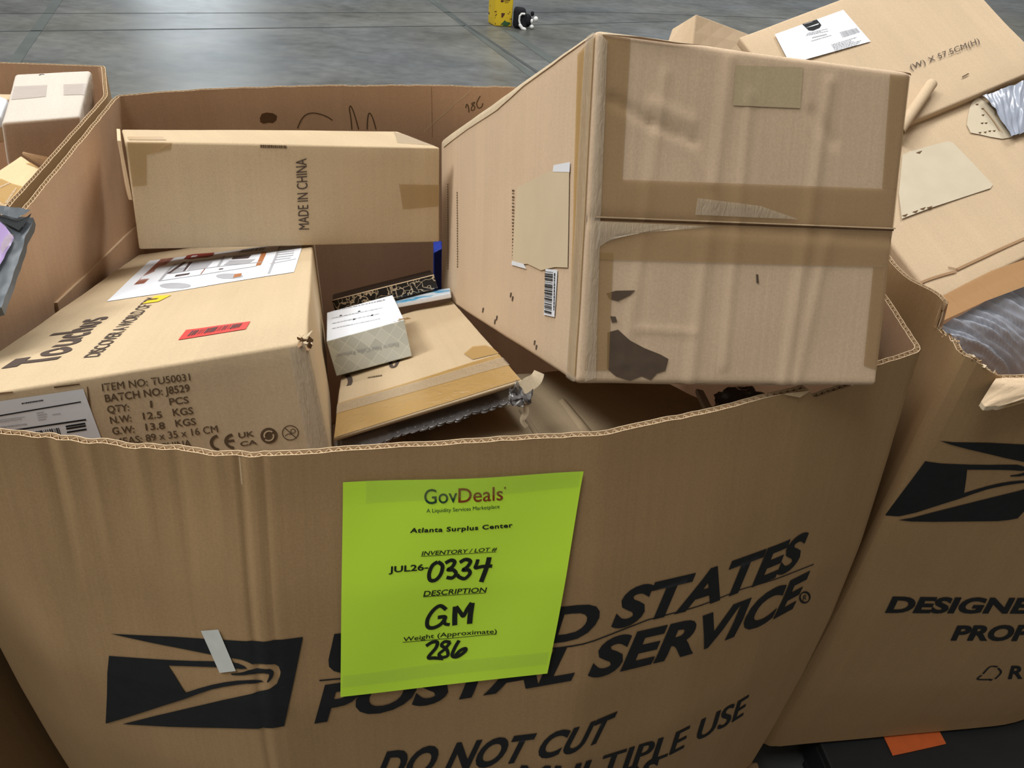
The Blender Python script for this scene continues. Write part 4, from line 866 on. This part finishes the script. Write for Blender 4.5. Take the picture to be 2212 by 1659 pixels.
# bent-out torn flap of the rim
FLD = [WR.S(a_b-.004+x, h_b, 0) for x in lin(0, .5, 24)]
o_ = [atz(p, .975) for p in ((2119, 868), (2128, 878), (2160, 877), (2195, 868), (2260, 856), (2360, 840))]
def oe(u):
    x = u*(len(o_)-1); i = min(int(x), len(o_)-2); return o_[i]*(1-x+i)+o_[i+1]*(x-i)
def fdf(u, v, dz=0):
    i = u*24; k = min(int(i), 23); a = FLD[k]*(1-i+k)+FLD[k+1]*(i-k); b_ = oe(min(1, u*1.0)); p = a*(1-v)+b_*v
    return p+np.array([0, 0, .010*math.sin(v*math.pi)*.8+dz+.003*noise.noise(Vector((u*14, v*5, 3)))])
mb = MB(); mb.grid(lambda u, v: fdf(u, v), lin(0, 1, 40), lin(0, 1, 10), K_PALE, flip=True); mb.grid(lambda u, v: fdf(u, v, -.006), lin(0, 1, 40), lin(0, 1, 10), K_BIN)
mb.grid(lambda u, v: fdf(u, 1, -.006*v), lin(0, 1, 40), [0, 1], K_TORN, flip=True); mb.grid(lambda v, u: fdf(0, v, -.006*u), lin(0, 1, 10), [0, 1], K_TORN, flip=True)
tag(mb.build('bent_rim_flap', rroot, smooth=True), 'torn strip of rim bent outwards, pale inside')
# ragged crushed flutes along the torn diagonal
mb = MB(); rn = random.Random(12)
for i in range(90):
    a = s2+.004+(a_b-s2-.004)*i/89; p = WR.S(a, rtop(a)-.001, -.003)
    d = np.array([rn.uniform(-1, 1), rn.uniform(-1, 1), rn.uniform(-.6, 1)])*.0035; d2 = np.array([rn.uniform(-1, 1), rn.uniform(-1, 1), rn.uniform(-1, .6)])*.0035
    mb.face([p, p+d, p+d+d2, p+d2], rn.choice((K_TORN, K_DARK, K_BIN)))
for (h0, w_) in ((.004, .010), (.012, .008)):
    pass
mb.build('ragged_flutes', rroot)
pallet('black plastic pallet under the right bulk bin', 1.03, 1.38, .107, .98, 1.26, .17, plain('black_pallet_plastic', (.018, .02, .022), .5, .2, 20), 'pallets under the bulk bins')
# orange tag caught under the right bin
ORG = plain('orange_card', (.62, .13, .03), .6, .15, 40)
q = [atz((1600+1185*.27667, 1300+1205*.27667), .109), atz((1600+1600*.27667, 1300+1112*.27667), .109)]
bkv = np.array([-.012, .09, 0])
h = Hexa.pts([q[0]+np.array([0, 0, .003]), q[1]+np.array([0, 0, .003]), q[1]+bkv+np.array([0, 0, .003]), q[0]+bkv+np.array([0, 0, .003])], [q[0], q[1], q[1]+bkv, q[0]+bkv], r=.001, amp=.0008)
mb = MB(); h.mesh(mb, ORG, cell=.03); o = mb.build('orange_card', None, loc=h.c[(0, 0, 0)]); tag(o, 'orange card sticking out from under the right bulk bin', 'card')
# black film on the pallet
FILM, nt, b = newmat('black_plastic_film'); b.inputs['Base Color'].default_value = (.035, .038, .042, 1); b.inputs['Roughness'].default_value = .32; b.inputs['Specular IOR Level'].default_value = .7
mb = MB(); a = atz((1700, 1672), .055); b2 = atz((1800, 1672), .055)
mb.grid(lambda u, v: a+(b2-a)*u+np.array([0, 0.05*v-.115, .02+.03*noise.noise(Vector((u*7, v*3, 1)))]), lin(0, 1, 40), lin(0, 1, 16), FILM)
o = mb.build('film_scrap', None, smooth=True, loc=a); tag(o, 'crumpled black plastic film at the foot of the right bulk bin', 'plastic film')

# --- big leaning carton
def camdir(a, b):
    v = a*RT-b*UP+F*FW; return v/np.linalg.norm(v)
v1 = camdir(6554, -2945); v2 = camdir(-2489, -4601); v2 = v2-v1*(v1@v2); v2 /= np.linalg.norm(v2); nA = np.cross(v1, v2); nA = nA if nA[2] > 0 else -nA
oA = atz((1975, 268), 1.06)
plc = lambda p: (lambda q: (q@v1, q@v2))(atpl(p, oA, nA)-oA)
P3 = lambda u, w, e=0: oA+v1*u+v2*w+nA*e
uL = plc((1572, 100))[0]+.02; uR = plc((2200, 97))[0]; wT = plc((1740, 38))[1]; wB = plc((2120, 604))[1]; wS = plc((2100, 216))[1]
print('right carton', uL, uR, wT, wB, wS, P3(uL, wB), P3(uR, wB), P3(uL, wT))
t = thing('leaning_carton', 'huge torn carton leaning out of the right bulk bin, marked 57.5CM(H)', 'carton', P3(uL, wB, -.2))
def slabh(u0, u1, w0, w1, e1, th, **k):
    c4 = [P3(u0, w0, e1), P3(u1, w0, e1), P3(u1, w1, e1), P3(u0, w1, e1)]; return Hexa.pts(c4, [p-nA*th for p in c4], **k)
SA = lambda a, b, e: P3(a, b, .014+e); SB = lambda a, b, e: P3(a, b, e)
hB = slabh(uL, uR, wB, wS+.005, 0, .10, r=.006, amp=.002, seed=9); mb = MB(); hB.mesh(mb, K_PALE, cell=.04)
oB = On(lambda a, b, e: P3(a, b, .0015+e), (0, -.1)); z5 = On(oB.S, (0, 0), Z(1500, 0, .32188)); z6 = On(oB.S, (0, -.2), Z(1500, 500, .32188)); zb = On(oB.S, (.1, 0), Z(1960, 150, .12057))
z6.stroke(mb, [(1440, 380), (1540, 335), (1640, 300), (1755, 268)], 16, K_DARK, .0008); z6.stroke(mb, [(1755, 258), (1900, 190), (2050, 120), (2230, 40)], 16, K_DARK, .0008); z6.stroke(mb, [(1700, 240), (1745, 250), (1770, 262)], 8, K_DARK, .0008)
mb.build('lower_panel', t, smooth=True, weld=2e-5)
m2 = MB(); z5.poly(m2, [(1395, 1040), (1440, 1020), (1600, 975), (1700, 950), (1735, 962), (1870, 1100), (2000, 1240), (1985, 1265), (1590, 1395), (1390, 1470), (1370, 1300)], plain('torn_kraft_liner', (.55, .49, .37), .85, .1, 25), .001, .03)
for (x, y) in ((1410, 1445), (1480, 1420), (1530, 1400), (1575, 1392), (1505, 1022)): z5.poly(m2, [(x-22, y+6), (x+20, y-8), (x+5, y+12)], INK_ST, .0016, .05)
tag(m2.build('torn_patch', t), 'pale patch where the liner is torn off')
m2 = MB(); zb.poly(m2, [(1060, 1000), (1075, 860), (1110, 700), (1160, 590), (1260, 500), (1400, 600), (1560, 760), (1560, 830), (1700, 1000), (1900, 1215), (1700, 1250), (1480, 1215), (1290, 1170), (1130, 1140)], plain('torn_liner_edge', (.58, .51, .38), .85, .1, 25), .001, .03)
for (x, y) in ((1240, 635), (1340, 712), (1345, 825), (1400, 968), (1330, 970), (1290, 1140), (1385, 1132), (1465, 1112), (1545, 1108)): zb.poly(m2, [(x-30, y-4), (x+30, y-12), (x+18, y+10), (x+4, y+18)], INK_ST, .0016, .05)
for k in range(5): zb.stroke(m2, [(1340+60*k, 700+95*k*.6), (1500+60*k, 900+95*k*.55), (1640+50*k, 1110+25*k)], 14, K_PALE if k % 2 else K_DARK, .0018) if k < 2 else None
m2.build('torn_hole_edge', t)
m2 = MB(); z6.poly(m2, [(1590, 640), (1640, 440), (1680, 425), (1800, 360), (1990, 265), (2212, 190), (2300, 150), (2330, 335), (2212, 372), (1950, 470), (1690, 590)], tape_mat('glossy_brown_tape', (.42, .25, .12), .9, .16, 1.0, (260, 50)), .0012, .02)
tag(m2.build('tape_strip', t, smooth=True), 'very glossy brown tape along the lower edge')
hA = slabh(uL, uR, wS, wT, .014, .018, r=.004, amp=.003, freq=4, seed=11); mb = MB(); hA.mesh(mb, K_PALE, cell=.04)
oA2 = On(lambda a, b, e: P3(a, b, .017+e), (0, .1)); zt = On(oA2.S, (0, .1), Z(1500, 0, .32188))
zt.text(mb, '(W) X 57.5CM(H)', [(1455, 470), (1915, 290), (1903, 255), (1440, 438)], INK_G, .0008, 0, 1.05)
zt.stroke(mb, [(1795, 520), (1840, 495)], 7, INK_BR, .0008)
mb.build('upper_panel', t, smooth=True, weld=2e-5)
m2 = MB(); zt.quad(m2, [(640, 430), (1182, 280), (998, 68), (538, 232)], WHITE, .0008, (10, 6))
zt.poly(m2, [(722, 165), (820, 134), (850, 172), (838, 190), (795, 208), (765, 207)], INK, .0014, .05); zt.poly(m2, [(745, 192), (830, 162), (832, 168), (790, 182)], WHITE, .002, .05); zt.lines(m2, [(735, 172), (825, 145), (818, 138), (730, 164)], GP, 1, 4, .002)
zt.bars(m2, [(995, 255), (1110, 218), (1085, 190), (972, 218)], GP, 22, 3, .0014)
zt.lines(m2, [(745, 245), (930, 208), (900, 190), (760, 222)], INK_GR, 3, 5, .0014); zt.lines(m2, [(790, 262), (890, 238), (885, 228), (788, 252)], GP, 1, 5, .0014, .6, .98); zt.lines(m2, [(785, 282), (920, 242), (918, 236), (783, 275)], INK_GR, 1, 5, .0014, .6, .98)
zt.lines(m2, [(945, 350), (1170, 285), (1130, 235), (915, 300)], INK_GR, 6, 8, .0014)
tag(m2.build('printed_label', t), 'white printed label')
# end flap corner poking up behind
dR = depth(P3(uL, wT))+.10
def q3(pts, d): return [atd(p, d) for p in pts]
a4 = [atd((1440, 100), dR+.02), atd((1495, 110), dR-.02), atd((1504, 31), dR-.02), atd((1453, 62), dR+.03)]
b4 = [atd((1495, 110), dR-.02), atd((1640, 120), dR+.06), atd((1618, 74), dR+.06), atd((1504, 31), dR-.02)]
mb = MB()
for q in (a4, b4):
    h = Hexa.pts(q, [p+FW*.006 for p in q], r=.002, amp=0); h.mesh(mb, K_PALE, cell=.05)
mb.build('end_flap', t)
# plastic wrapped goods showing in the hole
BLU, nt, b = newmat('bluish_plastic_film'); b.inputs['Base Color'].default_value = (.30, .34, .42, 1); b.inputs['Roughness'].default_value = .28
qq = [zb.uv(p) for p in ((1800, 1260), (2420, 1060), (2420, 135), (1290, 535))]
def pf(u, v):
    a, w = bil(qq, u, v); a += .0; lft = (1-u)*math.sin(v*3.0)*.0
    return P3(a, w, .011+.003*math.sin(v*math.pi)+.007*noise.noise(Vector((u*9-v*3, v*2.2, 5)))+.003*noise.noise(Vector((u*26-v*7, v*4, 8))))
mb = MB(); mb.grid(pf, lin(0, 1, 50), lin(0, 1, 40), BLU)
o = mb.build('plastic_wrapped_pack', None, smooth=True, loc=P3(*qq[0], 0)); tag(o, 'pale blue plastic wrapping seen through the torn hole of the leaning carton', 'plastic wrap')
# rolled paper tube
p0 = oB.uv((1950, 268)); p1 = oB.uv((1995, 203)); a = P3(*p0, .028); b_ = P3(*p1, .028); ax = (b_-a)/np.linalg.norm(b_-a); s_ = np.cross(ax, nA)
mb = MB(); a = a-ax*.05
for rr, fl_ in ((.010, False), (.0085, True)): mb.grid(lambda u, v: a+(b_-a)*v+(s_*math.cos(u*6.2832)+nA*math.sin(u*6.2832))*rr, lin(0, 1, 28), lin(0, 1, 3), K_PALE, flip=not fl_)
mb.grid(lambda u, v: b_+(s_*math.cos(u*6.2832)+nA*math.sin(u*6.2832))*(.0085+.0015*v), lin(0, 1, 28), [0, 1], K_EDGE); mb.grid(lambda u, v: b_-ax*.004+(s_*math.cos(u*6.2832)+nA*math.sin(u*6.2832))*.0085*v, lin(0, 1, 28), [.01, 1], K_PALE)
o = mb.build('paper_tube', None, smooth=True, loc=a); tag(o, 'short rolled kraft tube on the leaning carton', 'paper tube')
# black plastic bag below the carton
BAG, nt, b = newmat('black_plastic_bag'); b.inputs['Base Color'].default_value = (.30, .33, .39, 1); b.inputs['Roughness'].default_value = .38; b.inputs['Specular IOR Level'].default_value = .8  # black plastic; its bright sheen is put into this pale grey-blue base
e0 = oB.uv((2015, 712)); e1 = oB.uv((2330, 535)); T0 = P3(*e0, -.02); T1 = P3(*e1, -.02); B0_ = atd((2100, 860), depth(T0)+.09); B1_ = atd((2400, 850), depth(T1)+.02)
def bagf(u, v):
    p = (T0*(1-u)+T1*u)*(1-v)+(B0_*(1-u)+B1_*u)*v
    w_ = .018*noise.noise(Vector((u*10-v*2.2, u*.8+v*1.2, 4)))+.020*abs(noise.noise(Vector((u*19-v*4.5, u*1.2+v*1.8, 9))))+.003*noise.noise(Vector((u*40-v*10, v*12, 2)))
    return p+nA*(w_+.03*math.sin(v*math.pi))
mb = MB(); mb.grid(bagf, lin(0, 1, 90), lin(0, 1, 60), BAG, flip=True); o = mb.build('black_plastic_bag', None, smooth=True, loc=T0-np.array([0, 0, .1])); tag(o, 'wrinkled black plastic bag under the leaning carton in the right bulk bin', 'plastic bag')

# ================================================================== LEFT BIN
LP = [(-1.75, 1.50), (-1.80, .62), (-1.62, .36), (-.80, .36), (-.70, .45), (-.654, .62), (-.687, .911), (-.765, 1.373), (-.848, 1.54), (-1.05, 1.51)]
LO = [(0, 0), (-.02, 0), (-.03, -.03), (-.0, -.05), (-.015, -.03), (-.06, -.03), (-.055, 0), (-.052, 0), (-.02, .0), (0, .01)]
WL = Wall(LP, LO, 1.02, (), seed=3)
lroot = thing('corrugated_bulk_bin', 'cardboard bulk bin at the left edge holding a white carton', 'bulk bin', (-1.25, .95, .13), 'cardboard bulk bins')
build_bin('left', WL, lroot, .13, lambda a: .001*noise.noise(Vector((a*25, 2, 2))))
pallet('wooden pallet under the left bulk bin', -1.26, .95, .118, .98, 1.0, .0, bpy.data.materials['pallet_wood'], 'pallets under the bulk bins')
LW = Hexa((-.9071, 1.2596, .90), (0, 0, .3917), (.134, .263, .10), {}, r=.006)
tp = [atz((3, 265), 1.022), atz((173, 251), 1.022), atz((197, 153), 1.022), atz((32, 160), 1.022)]
LWH = Hexa.pts(tp, [p+np.array([-.025, .0, -.13]) for p in tp], r=.006, seed=13, amp=.002)
t = thing('white_carton', 'off-white carton with clear tape patches in the left bulk bin', 'carton', LWH.c[(0, 0, 0)])
mb = MB(); LWH.mesh(mb, K_WHITE, skip='FRLBD'); 
h = LWH
for f_, (a_, b_) in {'F': (0, 2), 'R': (1, 2), 'L': (1, 2), 'B': (0, 2), 'D': (0, 1)}.items():
    S = h.S(f_); mb.grid(lambda u, v: S(u, v, 0), h.samp(a_, .02), h.samp(b_, .02), kraft('pinkish_card', (.44, .335, .25)) if f_ == 'F' else K_WHITE, flip=f_ in 'LBD')
T = h.on('T', Z(0, 130, .20478)); T.stroke(mb, [(412, 162), (440, 152), (465, 155)], 7, INK_G)
mb.build('carton_body', t, smooth=True, weld=2e-5)
GT = tape_mat('grey_clear_tape', (.56, .50, .46), .7, .2, .5, (90, 200))
m2 = MB(); T.quad(m2, [(115, 418), (480, 385), (494, 260), (150, 275)], GT, .001, (10, 6)); m2.build('tape_patch', t, smooth=True)
T3 = h.on('T', Z(0, 100, .24116)); m2 = MB(); T3.quad(m2, [(570, 440), (820, 432), (822, 330), (568, 342)], GT, .001, (10, 6)); m2.build('tape_patch', t, smooth=True)
m2 = MB(); rn = random.Random(6); S = h.S('R'); 
m2.grid(lambda u, v: S(h.d[1]*(.25+.7*u), h.d[2]*(.55+.45*v), .0025+.003*noise.noise(Vector((u*9, v*7, 3)))), lin(0, 1, 24), lin(0, 1, 14), TAPE_S); tag(m2.build('clear_tape_wrap', t, smooth=True), 'shiny clear tape at its right end')
# tan carton in front of it
zq = .985
tp = [atz((-50, 402), zq), atz((30, 458), zq), atz((99, 371), zq), atz((46, 335), zq)]
LT = Hexa.pts(tp, [p+np.array([-.03, -.01, -.10]) for p in tp], r=.005, seed=14, amp=.002)
t = thing('tan_carton', 'tan carton with a tape band, in front of the off-white carton', 'carton', LT.c[(0, 0, 0)])
mb = MB(); LT.mesh(mb, kraft('light_tan_card', (.62, .46, .27))); mb.build('carton_body', t, smooth=True, weld=2e-5)
T = LT.on('T', Z(0, 130, .20478)); m2 = MB(); T.poly(m2, [(-60, 1290), (10, 1260), (130, 1310), (270, 1350), (130, 1500), (40, 1520), (-40, 1480)], TAPE, .001, .03); m2.build('tape_strip', t)
m2 = MB(); T.quad(m2, [(270, 1095), (455, 1165), (520, 1090), (375, 1050)], TAPE, .001, (6, 4)); m2.build('tape_patch', t)
m2 = MB(); T.quad(m2, [(50, 1520), (75, 1520), (180, 1365), (165, 1360)], TAPE_S, .002, (8, 3)); T.quad(m2, [(0, 1365), (120, 1305), (100, 1305), (0, 1345)], TAPE_S, .002, (8, 3)); m2.build('clear_tape_wrinkle', t)
f4 = [atz((47, 331), zq+.002), atz((100, 358), zq+.002), atz((103, 341), zq+.02), atz((50, 327), zq+.004)]
h = Hexa.pts(f4, [p-np.array([0, 0, .004]) for p in f4], r=.001); mb = MB(); h.mesh(mb, K_DARK, cell=.05); mb.build('raised_flap', t)
# white paper packet
tp = [atz((-70, 268), 1.0), atz((2, 250), 1.0), atz((17, 214), 1.0), atz((-50, 190), 1.0)]; h = Hexa.pts(tp, [p-np.array([0, 0, .02]) for p in tp], r=.006, amp=.003, seed=20)
mb = MB(); h.mesh(mb, WHITE); o = mb.build('paper_packet', None, smooth=True, loc=h.c[(0, 0, 0)]); tag(o, 'white paper packet left of the off-white carton', 'packet')
tp = [atz((-60, 222), .975), atz((20, 214), .975), atz((30, 203), .975), atz((-40, 201), .975)]; h = Hexa.pts(tp, [p-np.array([0, 0, .08]) for p in tp], r=.005)
mb = MB(); h.mesh(mb, K_PALE); o = mb.build('small_carton', None, smooth=True, loc=h.c[(0, 0, 0)]); tag(o, 'small carton behind the white paper packet at the left edge', 'carton')
# black mailer with purple goods
SLT = plain('slate_plastic', (.075, .088, .10), .38, .15, 30)
PUR, nt, b = newmat('purple_film'); b.inputs['Base Color'].default_value = (.30, .22, .42, 1); b.inputs['Roughness'].default_value = .2
zt_ = 1.036
C4 = [atz((-190, 730), zt_), atz((3, 664), zt_), atz((72, 470), zt_), atz((-150, 452), zt_)]
def bagm(u, v, e=0):
    p = bil(C4, u, v); k = math.sin(min(1, u*1.0)*math.pi)*math.sin(v*math.pi); 
    return p+np.array([0, 0, .012*k*.5+.002*noise.noise(Vector((u*9, v*9, 1)))+e])+np.array([.003*noise.noise(Vector((0, v*6, 5)))*u, 0, 0])
t = thing('plastic_mailer', 'slate plastic mailer showing purple goods, draped over the rim at the left edge', 'mailer bag', C4[1]-np.array([0, 0, .01]))
mb = MB(); mb.grid(lambda u, v: bagm(u, v), lin(0, 1, 40), lin(0, 1, 40), SLT); mb.grid(lambda u, v: bagm(u, v, -.010), lin(0, 1, 40), lin(0, 1, 40), SLT, flip=True)
for ed in (lambda x: (1, x), lambda x: (x, 1), lambda x: (0, x), lambda x: (x, 0)): mb.grid(lambda u, v: bagm(*ed(u), -.010*v), lin(0, 1, 40), [0, 1], SLT)
mb.build('bag', t, smooth=True)
BS = lambda a, b, e: bagm(a, b, e); zm = On(BS, (.85, .7), Z(0, 440, .14463))
m2 = MB(); zm.poly(m2, [(-700, 300), (0, 300), (80, 370), (160, 470), (230, 560), (120, 780), (0, 1010), (-700, 1600)], PUR, .005, .05); m2.build('purple_contents', t, smooth=True)
m2 = MB(); zm.poly(m2, [(60, 700), (110, 600), (190, 540), (240, 570), (180, 700), (110, 790), (60, 860)], TAPE_S, .009, .05); m2.build('clear_film', t)
m2 = MB(); zm.poly(m2, [(0, 250), (140, 290), (300, 350), (500, 215), (480, 260), (310, 480), (200, 420), (100, 370), (0, 290)], INK, .007, .05); m2.build('painted_mouth_shadow', t)  # black patch painted as the shade inside the mailer's mouth
m2 = MB(); zm.poly(m2, [(-300, 130), (0, 145), (330, 175), (505, 212), (300, 340), (150, 300), (0, 250), (-300, 230)], SLT, .011, .05); m2.build('flap', t)

# ================================================================== POST AND TOY ON THE FLOOR
fl_, fr_, bl_ = atz((1067.5, 57), 0), atz((1106.6, 58.6), 0), atz((1053.3, 48.8), 0); br_ = fr_+bl_-fl_
YLW, nt, b = newmat('chipped_yellow_paint'); L = nt.links.new; tc = nd(nt, 'ShaderNodeTexCoord'); nn = nd(nt, 'ShaderNodeTexNoise'); nn.inputs['Scale'].default_value = 26; nn.inputs['Detail'].default_value = 5; mp = nd(nt, 'ShaderNodeMapping'); mp.inputs['Scale'].default_value = (1, 1, 1.6); L(tc.outputs['Object'], mp.inputs['Vector']); L(mp.outputs[0], nn.inputs['Vector'])
cr = nd(nt, 'ShaderNodeValToRGB'); el = cr.color_ramp.elements; el[0].position = .335; el[0].color = (.09, .035, .015, 1); el[1].position = .375; el[1].color = (.66, .47, .02, 1); L(nn.outputs[0], cr.inputs[0]); L(cr.outputs[0], b.inputs['Base Color']); b.inputs['Roughness'].default_value = .5
t = thing('steel_post', 'chipped yellow square steel guard post standing on the warehouse floor', 'post', (fl_+fr_+bl_+br_)/4)
up = np.array([0, 0, 1.1]); h = Hexa.pts([p+up for p in (fl_, fr_, br_, bl_)], [fl_, fr_, br_, bl_], r=.012, amp=.0015); mb = MB(); h.mesh(mb, YLW, cell=.06)
GRN = plain('green_scuff', (.035, .10, .035), .6, .3, 50); fz = h.on('F', Z(1000, 0, .08137))
fz.poly(mb, [(980, 715), (1000, 640), (1060, 590), (1110, 530), (1140, 570), (1250, 600), (1260, 640), (1180, 690), (1150, 728)], GRN, .001, .05)
BRR = plain('bare_rusty_steel', (.085, .028, .015), .7, .3, 60)
for q in ([(1000, 50), (1010, 0), (1080, 0), (1085, 50), (1040, 62)], [(1090, 18), (1250, 0), (1250, 22), (1100, 35)], [(1020, 345), (1115, 350), (1105, 390), (1050, 470), (1020, 460)], [(1105, 65), (1220, 58), (1200, 72), (1115, 78)], [(1215, 310), (1265, 320), (1250, 340)]): fz.poly(mb, q, BRR, .001, .1)
for y in (130, 290, 440, 600): fz.poly(mb, [(822, y), (865, y+10), (860, y+60), (830, y+50)], BRR, .001, .1)
mb.build('post', t, smooth=True, weld=2e-5)
cp = MB(); tc4 = [p+up for p in (fl_, fr_, br_, bl_)]; h = Hexa.pts([p+np.array([0, 0, .012]) for p in tc4], tc4, r=.004); h.mesh(cp, YLW, cell=.1); cp.build('end_cap', t)
TC = atz((1131, 62), 0)+np.array([.012, .03, 0]); BLACKP = plain('black_plush', (.012, .012, .016), .9, .3, 120, .2); WHP = plain('white_plush', (.78, .80, .80), .9, .1, 120, .2)
t = thing('plush_toy', 'black and white soft toy lying beside the yellow post', 'toy', TC)
tx = lambda X, Y, d=0: TC+np.array([((1000+X*.08137)-1131)/264., d, (62-(Y*.08137))/205.])
def ball(mb, c, r_, mat, n=18):
    r_ = np.array(r_ if hasattr(r_, '__len__') else (r_,)*3, float)
    mb.grid(lambda u, v: c+r_*np.array([math.cos(u*6.2832)*math.sin(v*math.pi), math.sin(u*6.2832)*math.sin(v*math.pi), math.cos(v*math.pi)])*(1+.06*noise.noise(Vector((u*9, v*9, c[0]*50)))), lin(0, 1, n), lin(.001, .999, n), mat, flip=True)
mb = MB(); c = tx(1500, 560); h = Hexa.pts([c+np.array(p) for p in ((-.062, -.05, .062), (.03, -.05, .058), (.03, .05, .06), (-.062, .05, .066))], [c+np.array(p) for p in ((-.066, -.06, -.073), (.045, -.06, -.080), (.045, .05, -.08), (-.066, .05, -.073))], r=.025, amp=.004); h.mesh(mb, BLACKP, cell=.02); mb.build('body', t, smooth=True, weld=2e-5)
mb = MB(); ball(mb, tx(1650, 620, -.005), (.034, .04, .048), BLACKP); mb.build('head', t, smooth=True)
mb = MB(); ball(mb, tx(1765, 490, -.01), (.015, .015, .018), BLACKP); mb.build('ear', t, smooth=True)
for (x, y, r_) in ((1860, 565, (.018, .02, .018)), (1765, 610, (.011, .014, .016)), (1775, 710, (.016, .014, .014))):
    mb = MB(); ball(mb, tx(x, y, -.035), r_, WHP); mb.build('paw', t, smooth=True)
mb = MB(); pts = [tx(1570, 478, -.058), tx(1500, 478, -.062), tx(1455, 520, -.064), tx(1450, 600, -.066), tx(1480, 680, -.07), tx(1540, 735, -.07), tx(1620, 750, -.066)]
for i in range(len(pts)-1):
    for k in range(5): ball(mb, pts[i]*(1-k/5)+pts[i+1]*k/5, .0075+.0045*(i > 3)*(1), WHP, 8)
mb.build('white_stripe', t, smooth=True)
